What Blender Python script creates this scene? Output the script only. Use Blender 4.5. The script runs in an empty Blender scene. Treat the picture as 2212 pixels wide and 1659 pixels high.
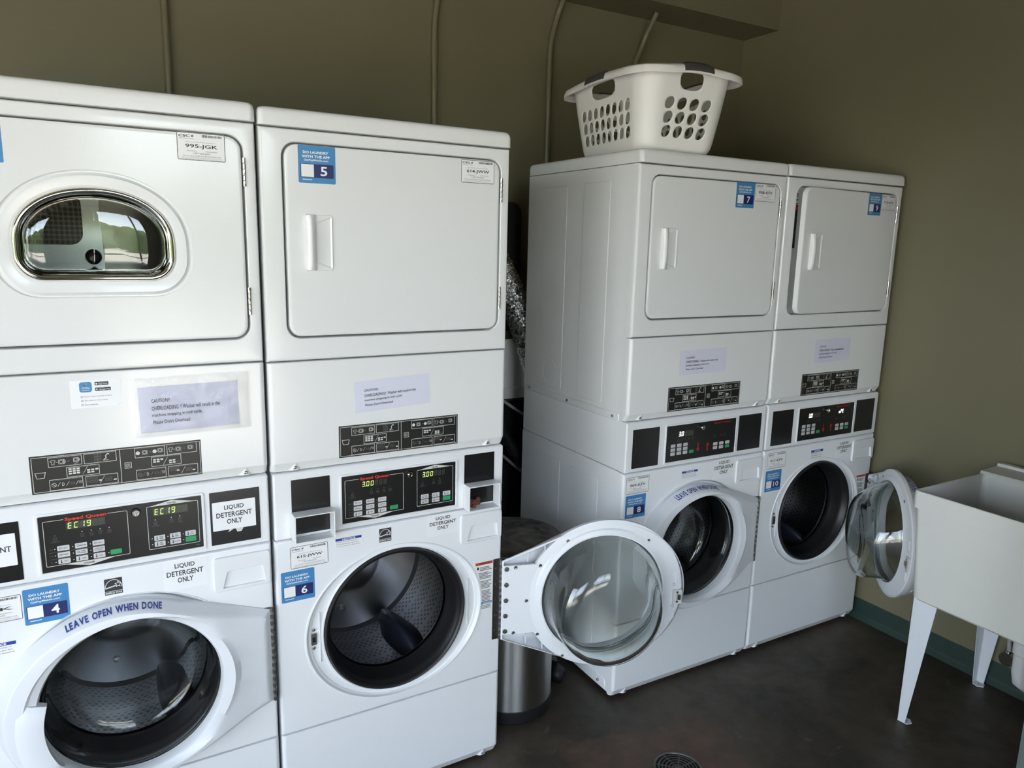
import bpy, bmesh, math, random
from mathutils import Vector, Matrix
random.seed(7)
PI = math.pi
SC = bpy.context.scene
COL = SC.collection

# ------------------------------------------------------------------ camera
cam_d = bpy.data.cameras.new('camera')
cam_d.sensor_width = 36.0
cam_d.lens = 1592.4354 / 2212 * 36.0
cam_d.clip_start = 0.02
cam = bpy.data.objects.new('camera', cam_d)
COL.objects.link(cam)
cam.matrix_world = Matrix(((0.865980, 0.073868, -0.494593, -0.376105),
                           (-0.499548, 0.173314, -0.848772, -1.868099),
                           (0.023022, 0.982093, 0.186987, 1.637829),
                           (0, 0, 0, 1)))
SC.camera = cam

# ------------------------------------------------------------------ world, sun, exposure
world = bpy.data.worlds.new('sky'); SC.world = world
world.use_nodes = True
wn = world.node_tree.nodes; wl = world.node_tree.links
sky = wn.new('ShaderNodeTexSky'); sky.sky_type = 'NISHITA'; sky.sun_disc = False
sky.sun_elevation = math.radians(52); sky.sun_rotation = math.radians(60)
hsv = wn.new('ShaderNodeHueSaturation'); hsv.inputs['Saturation'].default_value = 0.5      # thin white cloud
wl.new(sky.outputs[0], hsv.inputs['Color']); wl.new(hsv.outputs[0], wn['Background'].inputs[0])
wn['Background'].inputs[1].default_value = 1.0
sun_d = bpy.data.lights.new('sun', 'SUN'); sun_d.energy = 17.0; sun_d.angle = math.radians(0.5)
sun_d.color = (1.0, 0.955, 0.89)
sun = bpy.data.objects.new('sun', sun_d); COL.objects.link(sun)
sun.rotation_euler = Vector((-0.42, -0.30, -0.86)).to_track_quat('-Z', 'Y').to_euler()
SC.view_settings.view_transform = 'Standard'
SC.view_settings.look = 'None'
SC.view_settings.gamma = 1.0
SC.view_settings.use_curve_mapping = False
SC.view_settings.exposure = 0.95
SC.cycles.use_denoising = True

# ------------------------------------------------------------------ materials
MATS = {}
def new_mat(name):
    m = bpy.data.materials.new(name); m.use_nodes = True
    MATS[name] = m
    return m, m.node_tree.nodes, m.node_tree.links, m.node_tree.nodes['Principled BSDF']
def simple(name, col, rough=0.5, metal=0.0, bump=None, spec=0.5, coat=0.0):
    m, n, l, p = new_mat(name)
    p.inputs['Base Color'].default_value = (*col, 1)
    p.inputs['Roughness'].default_value = rough
    p.inputs['Metallic'].default_value = metal
    p.inputs['Specular IOR Level'].default_value = spec
    p.inputs['Coat Weight'].default_value = coat
    if bump:
        add_bump(n, l, p, *bump)
    return m
def add_bump(n, l, p, scale, strength, dist=0.001, detail=2.0):
    tc = n.new('ShaderNodeTexCoord'); t = n.new('ShaderNodeTexNoise')
    t.inputs['Scale'].default_value = scale; t.inputs['Detail'].default_value = detail
    b = n.new('ShaderNodeBump'); b.inputs['Strength'].default_value = strength; b.inputs['Distance'].default_value = dist
    l.new(tc.outputs['Object'], t.inputs['Vector']); l.new(t.outputs['Fac'], b.inputs['Height']); l.new(b.outputs['Normal'], p.inputs['Normal'])
def ramp(n, stops):
    r = n.new('ShaderNodeValToRGB')
    e = r.color_ramp.elements
    while len(e) < len(stops): e.new(0.5)
    for i, (pos, c) in enumerate(stops):
        e[i].position = pos; e[i].color = (*c, 1)
    return r
def math_node(n, op, a=None, b=None):
    k = n.new('ShaderNodeMath'); k.operation = op
    if isinstance(a, (int, float)): k.inputs[0].default_value = a
    if isinstance(b, (int, float)): k.inputs[1].default_value = b
    return k
def emis(name, col, strength):
    m, n, l, p = new_mat(name)
    p.inputs['Base Color'].default_value = (*[c * 0.3 for c in col], 1)
    p.inputs['Emission Color'].default_value = (*col, 1)
    p.inputs['Emission Strength'].default_value = strength
    return m

simple('enamel', (0.765, 0.768, 0.758), 0.16, bump=(420, 0.10, 0.0006, 1.0))
simple('washer_white', (0.80, 0.812, 0.825), 0.30, bump=(300, 0.05, 0.0004, 1.0))
simple('fascia_white', (0.78, 0.79, 0.80), 0.35)
simple('door_white', (0.78, 0.80, 0.83), 0.33)
simple('pocket_white', (0.74, 0.76, 0.80), 0.4)
simple('black_gloss', (0.012, 0.012, 0.012), 0.22)
simple('black_panel', (0.010, 0.010, 0.010), 0.30)
simple('black_label', (0.012, 0.012, 0.011), 0.38)
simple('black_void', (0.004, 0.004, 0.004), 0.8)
simple('rubber', (0.012, 0.012, 0.013), 0.42)
simple('lifter', (0.020, 0.024, 0.036), 0.38)
simple('chrome', (0.80, 0.78, 0.70), 0.06, 1.0)
simple('steel', (0.55, 0.54, 0.52), 0.25, 1.0)
simple('dryer_steel', (0.30, 0.28, 0.24), 0.22, 1.0)
simple('back_steel', (0.36, 0.36, 0.37), 0.33, 1.0)
simple('steel_dark', (0.20, 0.19, 0.18), 0.38, 1.0)
simple('screw_steel', (0.35, 0.34, 0.33), 0.3, 1.0)
simple('sticker_white', (0.84, 0.84, 0.83), 0.45)
simple('plate_white', (0.84, 0.845, 0.85), 0.45)
simple('paper', (0.66, 0.66, 0.765), 0.7, bump=(22, 0.3, 0.003))
simple('ink', (0.03, 0.03, 0.032), 0.5)
simple('ink_grey', (0.18, 0.18, 0.18), 0.5)
simple('line_white', (0.62, 0.62, 0.58), 0.5)
simple('line_grey', (0.16, 0.16, 0.155), 0.5)
simple('button_grey', (0.58, 0.58, 0.58), 0.45)
simple('button_green', (0.03, 0.32, 0.12), 0.45)
simple('red_print', (0.62, 0.035, 0.018), 0.45)
simple('red_dim', (0.38, 0.018, 0.012), 0.45)
simple('blue_print', (0.055, 0.23, 0.48), 0.4)
simple('navy_print', (0.012, 0.020, 0.12), 0.4)
simple('notice_blue', (0.01, 0.06, 0.34), 0.4)
simple('text_blue', (0.03, 0.055, 0.30), 0.45)
simple('teal_print', (0.10, 0.33, 0.38), 0.45)
simple('display_dark', (0.05, 0.055, 0.045), 0.3)
simple('seg_off', (0.075, 0.078, 0.068), 0.3)
simple('lamp_dot', (0.65, 0.65, 0.62), 0.4)
emis('led_green', (0.62, 0.85, 0.22), 0.55)
emis('led_white', (0.95, 0.97, 1.0), 1.6)
simple('sink_plastic', (0.62, 0.62, 0.58), 0.5, bump=(500, 0.06, 0.0006))
simple('sink_leg_metal', (0.66, 0.69, 0.73), 0.45)
simple('pvc', (0.68, 0.68, 0.68), 0.4)
simple('basket_plastic', (0.82, 0.81, 0.78), 0.42)
simple('grip', (0.055, 0.055, 0.055), 0.6)
simple('teal_door', (0.20, 0.27, 0.25), 0.5)
simple('bag_black', (0.006, 0.008, 0.010), 0.5, bump=(30, 0.6, 0.01))
simple('cable_grey', (0.32, 0.32, 0.33), 0.5)
simple('conduit_paint', (0.172, 0.156, 0.096), 0.32)
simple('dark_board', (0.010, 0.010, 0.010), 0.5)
simple('lint', (0.14, 0.045, 0.025), 0.9)
simple('warn_red', (0.55, 0.07, 0.03), 0.5)
simple('yellow_print', (0.45, 0.30, 0.03), 0.5)
simple('hub_black', (0.012, 0.012, 0.012), 0.35)
simple('grass_green', (0.045, 0.075, 0.022), 0.8, bump=(3, 1.0, 0.2, 4))
simple('ceiling_paint', (0.18, 0.17, 0.12), 0.8)

def glass(name, col):
    m, n, l, p = new_mat(name)
    p.inputs['Base Color'].default_value = (*col, 1)
    p.inputs['Roughness'].default_value = 0.0
    p.inputs['IOR'].default_value = 1.5
    p.inputs['Transmission Weight'].default_value = 1.0
    return m
glass('clear_glass', (0.94, 0.985, 0.98))
def tape_mat():
    m, n, l, p = new_mat('clear_film')
    n.remove(p)
    out = n['Material Output']
    tr = n.new('ShaderNodeBsdfTransparent'); gl = n.new('ShaderNodeBsdfGlossy'); mx = n.new('ShaderNodeMixShader')
    gl.inputs['Roughness'].default_value = 0.06
    fr = n.new('ShaderNodeFresnel'); fr.inputs['IOR'].default_value = 1.33
    tc = n.new('ShaderNodeTexCoord'); t = n.new('ShaderNodeTexNoise'); t.inputs['Scale'].default_value = 26; t.inputs['Detail'].default_value = 3
    t.inputs['Distortion'].default_value = 1.4
    b = n.new('ShaderNodeBump'); b.inputs['Strength'].default_value = 0.7; b.inputs['Distance'].default_value = 0.006
    l.new(tc.outputs['Object'], t.inputs['Vector']); l.new(t.outputs['Fac'], b.inputs['Height'])
    l.new(b.outputs['Normal'], gl.inputs['Normal']); l.new(b.outputs['Normal'], fr.inputs['Normal'])
    l.new(fr.outputs[0], mx.inputs[0]); l.new(tr.outputs[0], mx.inputs[1]); l.new(gl.outputs[0], mx.inputs[2])
    l.new(mx.outputs[0], out.inputs['Surface'])
tape_mat()

def holes_mat(name, nu, nv, rad, base, rough, hole):
    """steel with rows of round holes, laid out on the UV map"""
    m, n, l, p = new_mat(name)
    uv = n.new('ShaderNodeUVMap'); uv.uv_map = 'UVMap'
    sep = n.new('ShaderNodeSeparateXYZ'); l.new(uv.outputs[0], sep.inputs[0])
    mu = math_node(n, 'MULTIPLY', None, nu); mv = math_node(n, 'MULTIPLY', None, nv)
    l.new(sep.outputs[0], mu.inputs[0]); l.new(sep.outputs[1], mv.inputs[0])
    fl = math_node(n, 'FLOOR'); l.new(mv.outputs[0], fl.inputs[0])
    hf = math_node(n, 'MULTIPLY', None, 0.5); l.new(fl.outputs[0], hf.inputs[0])
    ad = math_node(n, 'ADD'); l.new(mu.outputs[0], ad.inputs[0]); l.new(hf.outputs[0], ad.inputs[1])
    fu = math_node(n, 'FRACT'); fv = math_node(n, 'FRACT'); l.new(ad.outputs[0], fu.inputs[0]); l.new(mv.outputs[0], fv.inputs[0])
    cu = math_node(n, 'SUBTRACT', None, 0.5); cv = math_node(n, 'SUBTRACT', None, 0.5)
    l.new(fu.outputs[0], cu.inputs[0]); l.new(fv.outputs[0], cv.inputs[0])
    pu = math_node(n, 'POWER', None, 2.0); pv = math_node(n, 'POWER', None, 2.0)
    l.new(cu.outputs[0], pu.inputs[0]); l.new(cv.outputs[0], pv.inputs[0])
    sm = math_node(n, 'ADD'); l.new(pu.outputs[0], sm.inputs[0]); l.new(pv.outputs[0], sm.inputs[1])
    lt = math_node(n, 'LESS_THAN', None, rad * rad); l.new(sm.outputs[0], lt.inputs[0])
    # groups of rows: leave plain bands between them
    gm = math_node(n, 'MULTIPLY', None, 5.0); l.new(sep.outputs[1], gm.inputs[0])
    gf = math_node(n, 'FRACT'); l.new(gm.outputs[0], gf.inputs[0])
    gl = math_node(n, 'LESS_THAN', None, 0.72); l.new(gf.outputs[0], gl.inputs[0])
    an = math_node(n, 'MULTIPLY'); l.new(lt.outputs[0], an.inputs[0]); l.new(gl.outputs[0], an.inputs[1])
    mix = n.new('ShaderNodeMix'); mix.data_type = 'RGBA'
    mix.inputs[6].default_value = (*base, 1); mix.inputs[7].default_value = (*hole, 1)
    l.new(an.outputs[0], mix.inputs[0]); l.new(mix.outputs[2], p.inputs['Base Color'])
    inv = math_node(n, 'SUBTRACT', 1.0); l.new(an.outputs[0], inv.inputs[1]); l.new(inv.outputs[0], p.inputs['Metallic'])
    p.inputs['Roughness'].default_value = rough
holes_mat('drum_steel', 84, 25, 0.27, (0.20, 0.20, 0.21), 0.30, (0.004, 0.004, 0.004))
def grille_mat():
    m, n, l, p = new_mat('dryer_grille')
    tc = n.new('ShaderNodeTexCoord'); v = n.new('ShaderNodeTexVoronoi'); v.voronoi_dimensions = '2D'; v.inputs['Scale'].default_value = 85
    sx = n.new('ShaderNodeSeparateXYZ'); cx = n.new('ShaderNodeCombineXYZ'); l.new(tc.outputs['Object'], sx.inputs[0]); l.new(sx.outputs[0], cx.inputs[0]); l.new(sx.outputs[2], cx.inputs[1])
    v.inputs['Randomness'].default_value = 0.0
    l.new(cx.outputs[0], v.inputs['Vector'])
    r = ramp(n, [(0.0, (0.01, 0.008, 0.006)), (0.38, (0.012, 0.01, 0.008)), (0.44, (0.16, 0.12, 0.09))])
    l.new(v.outputs['Distance'], r.inputs[0]); l.new(r.outputs[0], p.inputs['Base Color'])
    p.inputs['Metallic'].default_value = 0.3; p.inputs['Roughness'].default_value = 0.35
grille_mat()
def brushed_mat():
    m, n, l, p = new_mat('brushed_steel')
    tc = n.new('ShaderNodeTexCoord'); mp = n.new('ShaderNodeMapping'); mp.inputs['Scale'].default_value = (60, 60, 1.5)
    t = n.new('ShaderNodeTexNoise'); t.inputs['Scale'].default_value = 6; t.inputs['Detail'].default_value = 3
    l.new(tc.outputs['Object'], mp.inputs[0]); l.new(mp.outputs[0], t.inputs['Vector'])
    r = ramp(n, [(0.3, (0.36, 0.36, 0.355)), (0.7, (0.44, 0.44, 0.435))])
    l.new(t.outputs['Fac'], r.inputs[0]); l.new(r.outputs[0], p.inputs['Base Color'])
    p.inputs['Metallic'].default_value = 1.0; p.inputs['Roughness'].default_value = 0.42
    p.inputs['Anisotropic Rotation'].default_value = 0.25
    p.inputs['Anisotropic'].default_value = 0.9
    tg = n.new('ShaderNodeTangent'); tg.direction_type = 'RADIAL'; tg.axis = 'Z'; l.new(tg.outputs[0], p.inputs['Tangent'])
brushed_mat()
def noise_mix(name, c0, c1, scale, rough, lo=0.35, hi=0.65, bump=None, detail=5.0, dist=0.0):
    m, n, l, p = new_mat(name)
    tc = n.new('ShaderNodeTexCoord'); t = n.new('ShaderNodeTexNoise')
    t.inputs['Scale'].default_value = scale; t.inputs['Detail'].default_value = detail; t.inputs['Distortion'].default_value = dist
    l.new(tc.outputs['Object'], t.inputs['Vector'])
    r = ramp(n, [(lo, c0), (hi, c1)])
    l.new(t.outputs['Fac'], r.inputs[0]); l.new(r.outputs[0], p.inputs['Base Color'])
    p.inputs['Roughness'].default_value = rough
    if bump: add_bump(n, l, p, *bump)
noise_mix('dusty_lid', (0.016, 0.016, 0.014), (0.16, 0.15, 0.125), 9, 0.7, 0.36, 0.70, dist=1.5)
noise_mix('foil', (0.35, 0.35, 0.35), (0.85, 0.85, 0.86), 60, 0.16, bump=(70, 0.9, 0.01))
MATS['foil'].node_tree.nodes['Principled BSDF'].inputs['Metallic'].default_value = 1.0
noise_mix('wall_paint', (0.168, 0.152, 0.092), (0.183, 0.166, 0.102), 1.3, 0.45, bump=(160, 0.10, 0.001))
noise_mix('teal_base', (0.020, 0.043, 0.035), (0.026, 0.052, 0.042), 4, 0.5)
noise_mix('yard_concrete', (0.47, 0.43, 0.36), (0.56, 0.515, 0.44), 2.0, 0.8)
def floor_mat():
    m, n, l, p = new_mat('stained_concrete')
    tc = n.new('ShaderNodeTexCoord')
    def noise(scale, det, dist=0.0, rough=0.6):
        t = n.new('ShaderNodeTexNoise'); t.inputs['Scale'].default_value = scale; t.inputs['Detail'].default_value = det
        t.inputs['Distortion'].default_value = dist; t.inputs['Roughness'].default_value = rough
        l.new(tc.outputs['Object'], t.inputs['Vector']); return t
    big = noise(2.2, 6, 0.8)
    r1 = ramp(n, [(0.30, (0.022, 0.017, 0.012)), (0.52, (0.050, 0.039, 0.027)), (0.72, (0.092, 0.072, 0.052))])
    l.new(big.outputs['Fac'], r1.inputs[0])
    # reddish worn patch around the drain, with a ragged outline
    sep = n.new('ShaderNodeSeparateXYZ'); l.new(tc.outputs['Object'], sep.inputs[0])
    rag = noise(5.0, 5, 0.5)
    rg = math_node(n, 'MULTIPLY_ADD', None, 0.34); rg.inputs[2].default_value = -0.17; l.new(rag.outputs['Fac'], rg.inputs[0])
    def absd(out, c):
        s = math_node(n, 'SUBTRACT', None, c); l.new(out, s.inputs[0])
        a = math_node(n, 'ABSOLUTE'); l.new(s.outputs[0], a.inputs[0]); return a
    ax, ay = absd(sep.outputs[0], 1.14), absd(sep.outputs[1], -0.36)
    mxn = math_node(n, 'MAXIMUM'); l.new(ax.outputs[0], mxn.inputs[0]); l.new(ay.outputs[0], mxn.inputs[1])
    sm = math_node(n, 'ADD'); l.new(mxn.outputs[0], sm.inputs[0]); l.new(rg.outputs[0], sm.inputs[1])
    mr = ramp(n, [(0.21, (1, 1, 1)), (0.29, (0, 0, 0))]); l.new(sm.outputs[0], mr.inputs[0])
    fine = noise(16, 6)
    r2 = ramp(n, [(0.3, (0.080, 0.045, 0.031)), (0.7, (0.170, 0.100, 0.070))]); l.new(fine.outputs['Fac'], r2.inputs[0])
    mx = n.new('ShaderNodeMix'); mx.data_type = 'RGBA'
    fm = math_node(n, 'MULTIPLY', None, 0.75); l.new(mr.outputs[0], fm.inputs[0])
    l.new(fm.outputs[0], mx.inputs[0]); l.new(r1.outputs[0], mx.inputs[6]); l.new(r2.outputs[0], mx.inputs[7])
    # pale scuffs
    sc = noise(7, 9, 2.2, 0.75)
    r3 = ramp(n, [(0.60, (0, 0, 0)), (0.70, (0.55, 0.55, 0.55))]); l.new(sc.outputs['Fac'], r3.inputs[0])
    mx2 = n.new('ShaderNodeMix'); mx2.data_type = 'RGBA'
    mx2.inputs[7].default_value = (0.15, 0.13, 0.10, 1)
    l.new(r3.outputs[0], mx2.inputs[0]); l.new(mx.outputs[2], mx2.inputs[6])
    l.new(mx2.outputs[2], p.inputs['Base Color'])
    rr = ramp(n, [(0.3, (0.38, 0.38, 0.38)), (0.7, (0.62, 0.62, 0.62))]); l.new(fine.outputs['Fac'], rr.inputs[0])
    l.new(rr.outputs[0], p.inputs['Roughness'])
    b = n.new('ShaderNodeBump'); b.inputs['Strength'].default_value = 0.12; b.inputs['Distance'].default_value = 0.004
    l.new(fine.outputs['Fac'], b.inputs['Height']); l.new(b.outputs['Normal'], p.inputs['Normal'])
floor_mat()

# ------------------------------------------------------------------ geometry helpers
def rrect(x0, z0, x1, z1, r, n=5):
    """rounded rectangle outline, counter-clockwise"""
    if r <= 0: return [(x0, z0), (x1, z0), (x1, z1), (x0, z1)]
    out = []
    for cx, cz, a0 in ((x1 - r, z0 + r, -PI / 2), (x1 - r, z1 - r, 0), (x0 + r, z1 - r, PI / 2), (x0 + r, z0 + r, PI)):
        for i in range(n + 1):
            a = a0 + PI / 2 * i / n
            out.append((cx + r * math.cos(a), cz + r * math.sin(a)))
    return out
def circ(cx, cz, r, n=64, rz=None):
    return [(cx + r * math.cos(2 * PI * i / n), cz + (rz or r) * math.sin(2 * PI * i / n)) for i in range(n)]
def hull(pts):
    pts = sorted(set(pts))
    def half(ps):
        h = []
        for p in ps:
            while len(h) > 1 and (h[-1][0] - h[-2][0]) * (p[1] - h[-2][1]) - (h[-1][1] - h[-2][1]) * (p[0] - h[-2][0]) <= 0: h.pop()
            h.append(p)
        return h
    a, b = half(pts), half(pts[::-1])
    return a[:-1] + b[:-1]
def inset(o, d):
    """move every corner of an outline inwards by d"""
    n = len(o); out = []
    for i in range(n):
        p, a, b = o[i], o[i - 1], o[(i + 1) % n]
        e1 = Vector((p[0] - a[0], p[1] - a[1])); e2 = Vector((b[0] - p[0], b[1] - p[1]))
        if e1.length < 1e-9: e1 = e2
        if e2.length < 1e-9: e2 = e1
        e1.normalize(); e2.normalize()
        n1 = Vector((-e1.y, e1.x)); n2 = Vector((-e2.y, e2.x)); s = n1 + n2
        k = max(0.35, 1 + n1.dot(n2))
        out.append((p[0] + s.x * d / k, p[1] + s.y * d / k))
    return out
def star(o, c, angs):
    """resample an outline along rays that leave c"""
    n = len(o); res = []
    for a in angs:
        dx, dz = math.cos(a), math.sin(a); best = 0
        for i in range(n):
            ax, az = o[i][0] - c[0], o[i][1] - c[1]
            bx, bz = o[(i + 1) % n][0] - c[0], o[(i + 1) % n][1] - c[1]
            ex, ez = bx - ax, bz - az
            den = dx * ez - dz * ex
            if abs(den) < 1e-12: continue
            t = (ax * ez - az * ex) / den
            u = (ax * dz - az * dx) / den
            if t > best and -1e-6 <= u <= 1 + 1e-6: best = t
        res.append((c[0] + dx * best, c[1] + dz * best))
    return res
def ang_list(c, n, *corner_sets):
    a = [2 * PI * i / n for i in range(n)]
    for s in corner_sets:
        for p in s: a.append(math.atan2(p[1] - c[1], p[0] - c[0]) % (2 * PI))
    a = sorted(a); out = [a[0]]
    for k in a[1:]:
        if k - out[-1] > 1e-4: out.append(k)
    return out

class MB:
    """collects polygons, then links them as one mesh object"""
    def __init__(s): s.v, s.f, s.m, s.names, s.uvs = [], [], [], [], {}
    def slot(s, name):
        if name not in s.names: s.names.append(name)
        return s.names.index(name)
    def add(s, v, f, m):
        b = len(s.v); k = s.slot(m)
        s.v += [tuple(p) for p in v]
        for q in f: s.f.append(tuple(i + b for i in q)); s.m.append(k)
        return s
    def loft(s, loops, m, cap0=False, cap1=False, closed=True):
        n = len(loops[0]); v = [p for lp in loops for p in lp]; f = []
        for k in range(len(loops) - 1):
            for i in range(n if closed else n - 1):
                j = (i + 1) % n
                f.append((k * n + i, k * n + j, (k + 1) * n + j, (k + 1) * n + i))
        if cap0: f.append(tuple(range(n - 1, -1, -1)))
        if cap1: f.append(tuple((len(loops) - 1) * n + i for i in range(n)))
        return s.add(v, f, m)
    def xz(s, outlines, m, cap0=False, cap1=False):
        """loft of (outline, y) pairs"""
        return s.loft([[(p[0], y, p[1]) for p in o] for o, y in outlines], m, cap0, cap1)
    def slab(s, o, y0, y1, m, ch=0.0):
        """outline in x-z extruded from y0 (front) to y1, front edge chamfered"""
        L = [(inset(o, ch), y0), (inset(o, ch * 0.3), y0 + ch * 0.3), (o, y0 + ch), (o, y1)] if ch else [(o, y0), (o, y1)]
        return s.xz(L, m, True, True)
    def box(s, x0, x1, y0, y1, z0, z1, m, r=0.0):
        if r <= 0:
            v = [(x, y, z) for x in (x0, x1) for y in (y0, y1) for z in (z0, z1)]
            return s.add(v, [(0, 1, 3, 2), (4, 6, 7, 5), (0, 4, 5, 1), (2, 3, 7, 6), (0, 2, 6, 4), (1, 5, 7, 3)], m)
        o = rrect(x0, y0, x1, y1, r, 3); oi = inset(o, r * 0.7); om = inset(o, r * 0.2)
        L = [(oi, z0), (om, z0 + r * 0.3), (o, z0 + r), (o, z1 - r), (om, z1 - r * 0.3), (oi, z1)]
        return s.loft([[(p[0], p[1], z) for p in q] for q, z in L], m, True, True)
    def lathe(s, prof, m, c=(0, 0, 0), axis='z', n=48, cap0=False, cap1=False):
        L = []
        for r, h in prof:
            lp = []
            for i in range(n):
                a = 2 * PI * i / n; u, w = r * math.cos(a), r * math.sin(a)
                lp.append((c[0] + u, c[1] + w, c[2] + h) if axis == 'z' else (c[0] + u, c[1] + h, c[2] + w) if axis == 'y' else (c[0] + h, c[1] + u, c[2] + w))
            L.append(lp)
        return s.loft(L, m, cap0, cap1)
    def tube(s, pts, r, m, n=12, cap=True, radii=None):
        pts = [Vector(p) for p in pts]; L = []; up = None
        for i, p in enumerate(pts):
            d = (pts[min(i + 1, len(pts) - 1)] - pts[max(i - 1, 0)]).normalized()
            if up is None:
                up = d.orthogonal().normalized()
            up = (up - d * up.dot(d)).normalized(); w = d.cross(up)
            rr = radii[i] if radii else r
            L.append([tuple(p + up * rr * math.cos(2 * PI * k / n) + w * rr * math.sin(2 * PI * k / n)) for k in range(n)])
        return s.loft(L, m, cap, cap)
    def merge(s, o, mat=None):
        b = len(s.v)
        s.v += [tuple(mat @ Vector(p)) for p in o.v] if mat else o.v
        for q, k in zip(o.f, o.m): s.f.append(tuple(i + b for i in q)); s.m.append(s.slot(o.names[k]))
        return s
    def build(s, name, parent=None, sharp=35, uv=None, label=None, flip=True, origin=None):
        me = bpy.data.meshes.new(name)
        vs = s.v if origin is None else [(p[0] - origin[0], p[1] - origin[1], p[2] - origin[2]) for p in s.v]
        me.from_pydata(vs, [], s.f)
        for k in s.names: me.materials.append(MATS[k])
        me.polygons.foreach_set('material_index', s.m)
        bm = bmesh.new(); bm.from_mesh(me)
        if flip: bmesh.ops.recalc_face_normals(bm, faces=bm.faces)
        lim = math.radians(sharp)
        for f in bm.faces: f.smooth = sharp > 0
        for e in bm.edges:
            if len(e.link_faces) == 2 and e.calc_face_angle(0) > lim: e.smooth = False
        if uv:
            lay = bm.loops.layers.uv.new('UVMap')
            for f in bm.faces:
                cs = [uv(l.vert.co) for l in f.loops]
                mu = max(c[0] for c in cs)
                for l, c in zip(f.loops, cs):
                    l[lay].uv = (c[0] + (1 if mu - c[0] > 0.5 else 0), c[1])
        bm.to_mesh(me); bm.free()
        o = bpy.data.objects.new(name, me); COL.objects.link(o)
        if sharp >= 30 and flip and 'clear_glass' not in s.names:
            wn_ = o.modifiers.new('normals', 'WEIGHTED_NORMAL'); wn_.keep_sharp = True; wn_.weight = 80
        if origin is not None: o.location = origin
        if parent is not None: o.parent = parent
        if label: o['label'] = label
        return o

_TX = {}
def text_geo(t, bold):
    k = (t, bold)
    if k not in _TX:
        cu = bpy.data.curves.new('t', 'FONT'); cu.body = t; cu.size = 1.0
        cu.resolution_u = 2
        cu.offset = {0: 0.0, 1: 0.018, 2: 0.032}[bold]
        ob = bpy.data.objects.new('t', cu)
        me = bpy.data.meshes.new_from_object(ob)
        v = [(p.co.x, p.co.y) for p in me.vertices]; f = [tuple(p.vertices) for p in me.polygons]
        bpy.data.objects.remove(ob); bpy.data.meshes.remove(me); bpy.data.curves.remove(cu)
        xs = [p[0] for p in v]; ys = [p[1] for p in v]
        _TX[k] = (v, f, min(xs), max(xs), min(ys), max(ys))
    return _TX[k]

class Decal(MB):
    """flat printed matter on a plane of constant y, raised layer by layer"""
    EPS = 0.00035
    def __init__(s, y=0.0):
        super().__init__(); s.y = y
    def P(s, x, z, k): return (x, s.y - s.EPS * (k + 1), z)
    def poly(s, pts, m, k=0):
        return s.add([s.P(x, z, k) for x, z in pts], [tuple(range(len(pts)))], m)
    def plate(s, o, m, th=0.0003):
        """the sticker's own sheet, with a thickness"""
        return s.xz([(o, s.y - th), (o, s.y + 0.0003)], m, True, True)
    def rect(s, x0, z0, x1, z1, m, k=0, r=0.0): return s.poly(rrect(x0, z0, x1, z1, r, 3), m, k)
    def frame(s, x0, z0, x1, z1, w, m, k=0, r=0.0):
        a = rrect(x0, z0, x1, z1, max(r, w * 1.01), 3); b = rrect(x0 + w, z0 + w, x1 - w, z1 - w, max(r - w, w * 0.01), 3)
        return s.loft([[s.P(x, z, k) for x, z in a], [s.P(x, z, k) for x, z in b]], m)
    def disc(s, x, z, r, m, k=0, n=14): return s.poly(circ(x, z, r, n), m, k)
    def ring(s, x, z, r, w, m, k=0, n=18):
        return s.loft([[s.P(*p, k) for p in circ(x, z, r, n)], [s.P(*p, k) for p in circ(x, z, r - w, n)]], m)
    def line(s, pts, w, m, k=0):
        for a, b in zip(pts, pts[1:]):
            d = Vector((b[0] - a[0], b[1] - a[1]))
            if d.length < 1e-7: continue
            d.normalize(); nx, nz = -d.y * w / 2, d.x * w / 2
            s.poly([(a[0] - nx, a[1] - nz), (b[0] - nx, b[1] - nz), (b[0] + nx, b[1] + nz), (a[0] + nx, a[1] + nz)], m, k)
        return s
    def text(s, t, x0, x1, z0, z1, m, k=0, bold=0):
        """fill the box x0..x1, z0..z1 with the words"""
        v, f, a, b, c, d = text_geo(t, bold)
        sx = (x1 - x0) / (b - a); sz = (z1 - z0) / (d - c)
        return s.add([s.P(x0 + (p[0] - a) * sx, z0 + (p[1] - c) * sz, k) for p in v], f, m)
    def textc(s, t, cx, zb, h, m, k=0, bold=0, squeeze=1.0):
        """centred words: cap height h, baseline zb"""
        v, f, a, b, c, d = text_geo(t, bold); q = h / 0.70
        return s.add([s.P(cx + (p[0] - (a + b) / 2) * q * squeeze, zb + p[1] * q, k) for p in v], f, m)
    def textl(s, t, x0, zb, h, m, k=0, bold=0, squeeze=1.0):
        v, f, a, b, c, d = text_geo(t, bold); q = h / 0.70
        return s.add([s.P(x0 + (p[0] - a) * q * squeeze, zb + p[1] * q, k) for p in v], f, m)
    def turn(s, deg, cx, cz):
        c, n = math.cos(math.radians(deg)), math.sin(math.radians(deg))
        s.v = [(cx + (x - cx) * c - (z - cz) * n, y, cz + (x - cx) * n + (z - cz) * c) for x, y, z in s.v]
        return s

def empty(name, loc, rz=0.0):
    o = bpy.data.objects.new(name, None); COL.objects.link(o)
    o.location = loc; o.rotation_euler = (0, 0, rz); o.empty_display_size = 0.1
    return o
def tag(o, label, cat, group=None, kind=None):
    o['label'] = label; o['category'] = cat
    if group: o['group'] = group
    if kind: o['kind'] = kind
    return o
def struct(mb, name, **k):
    o = mb.build(name, **k); o['kind'] = 'structure'
    return o

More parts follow.
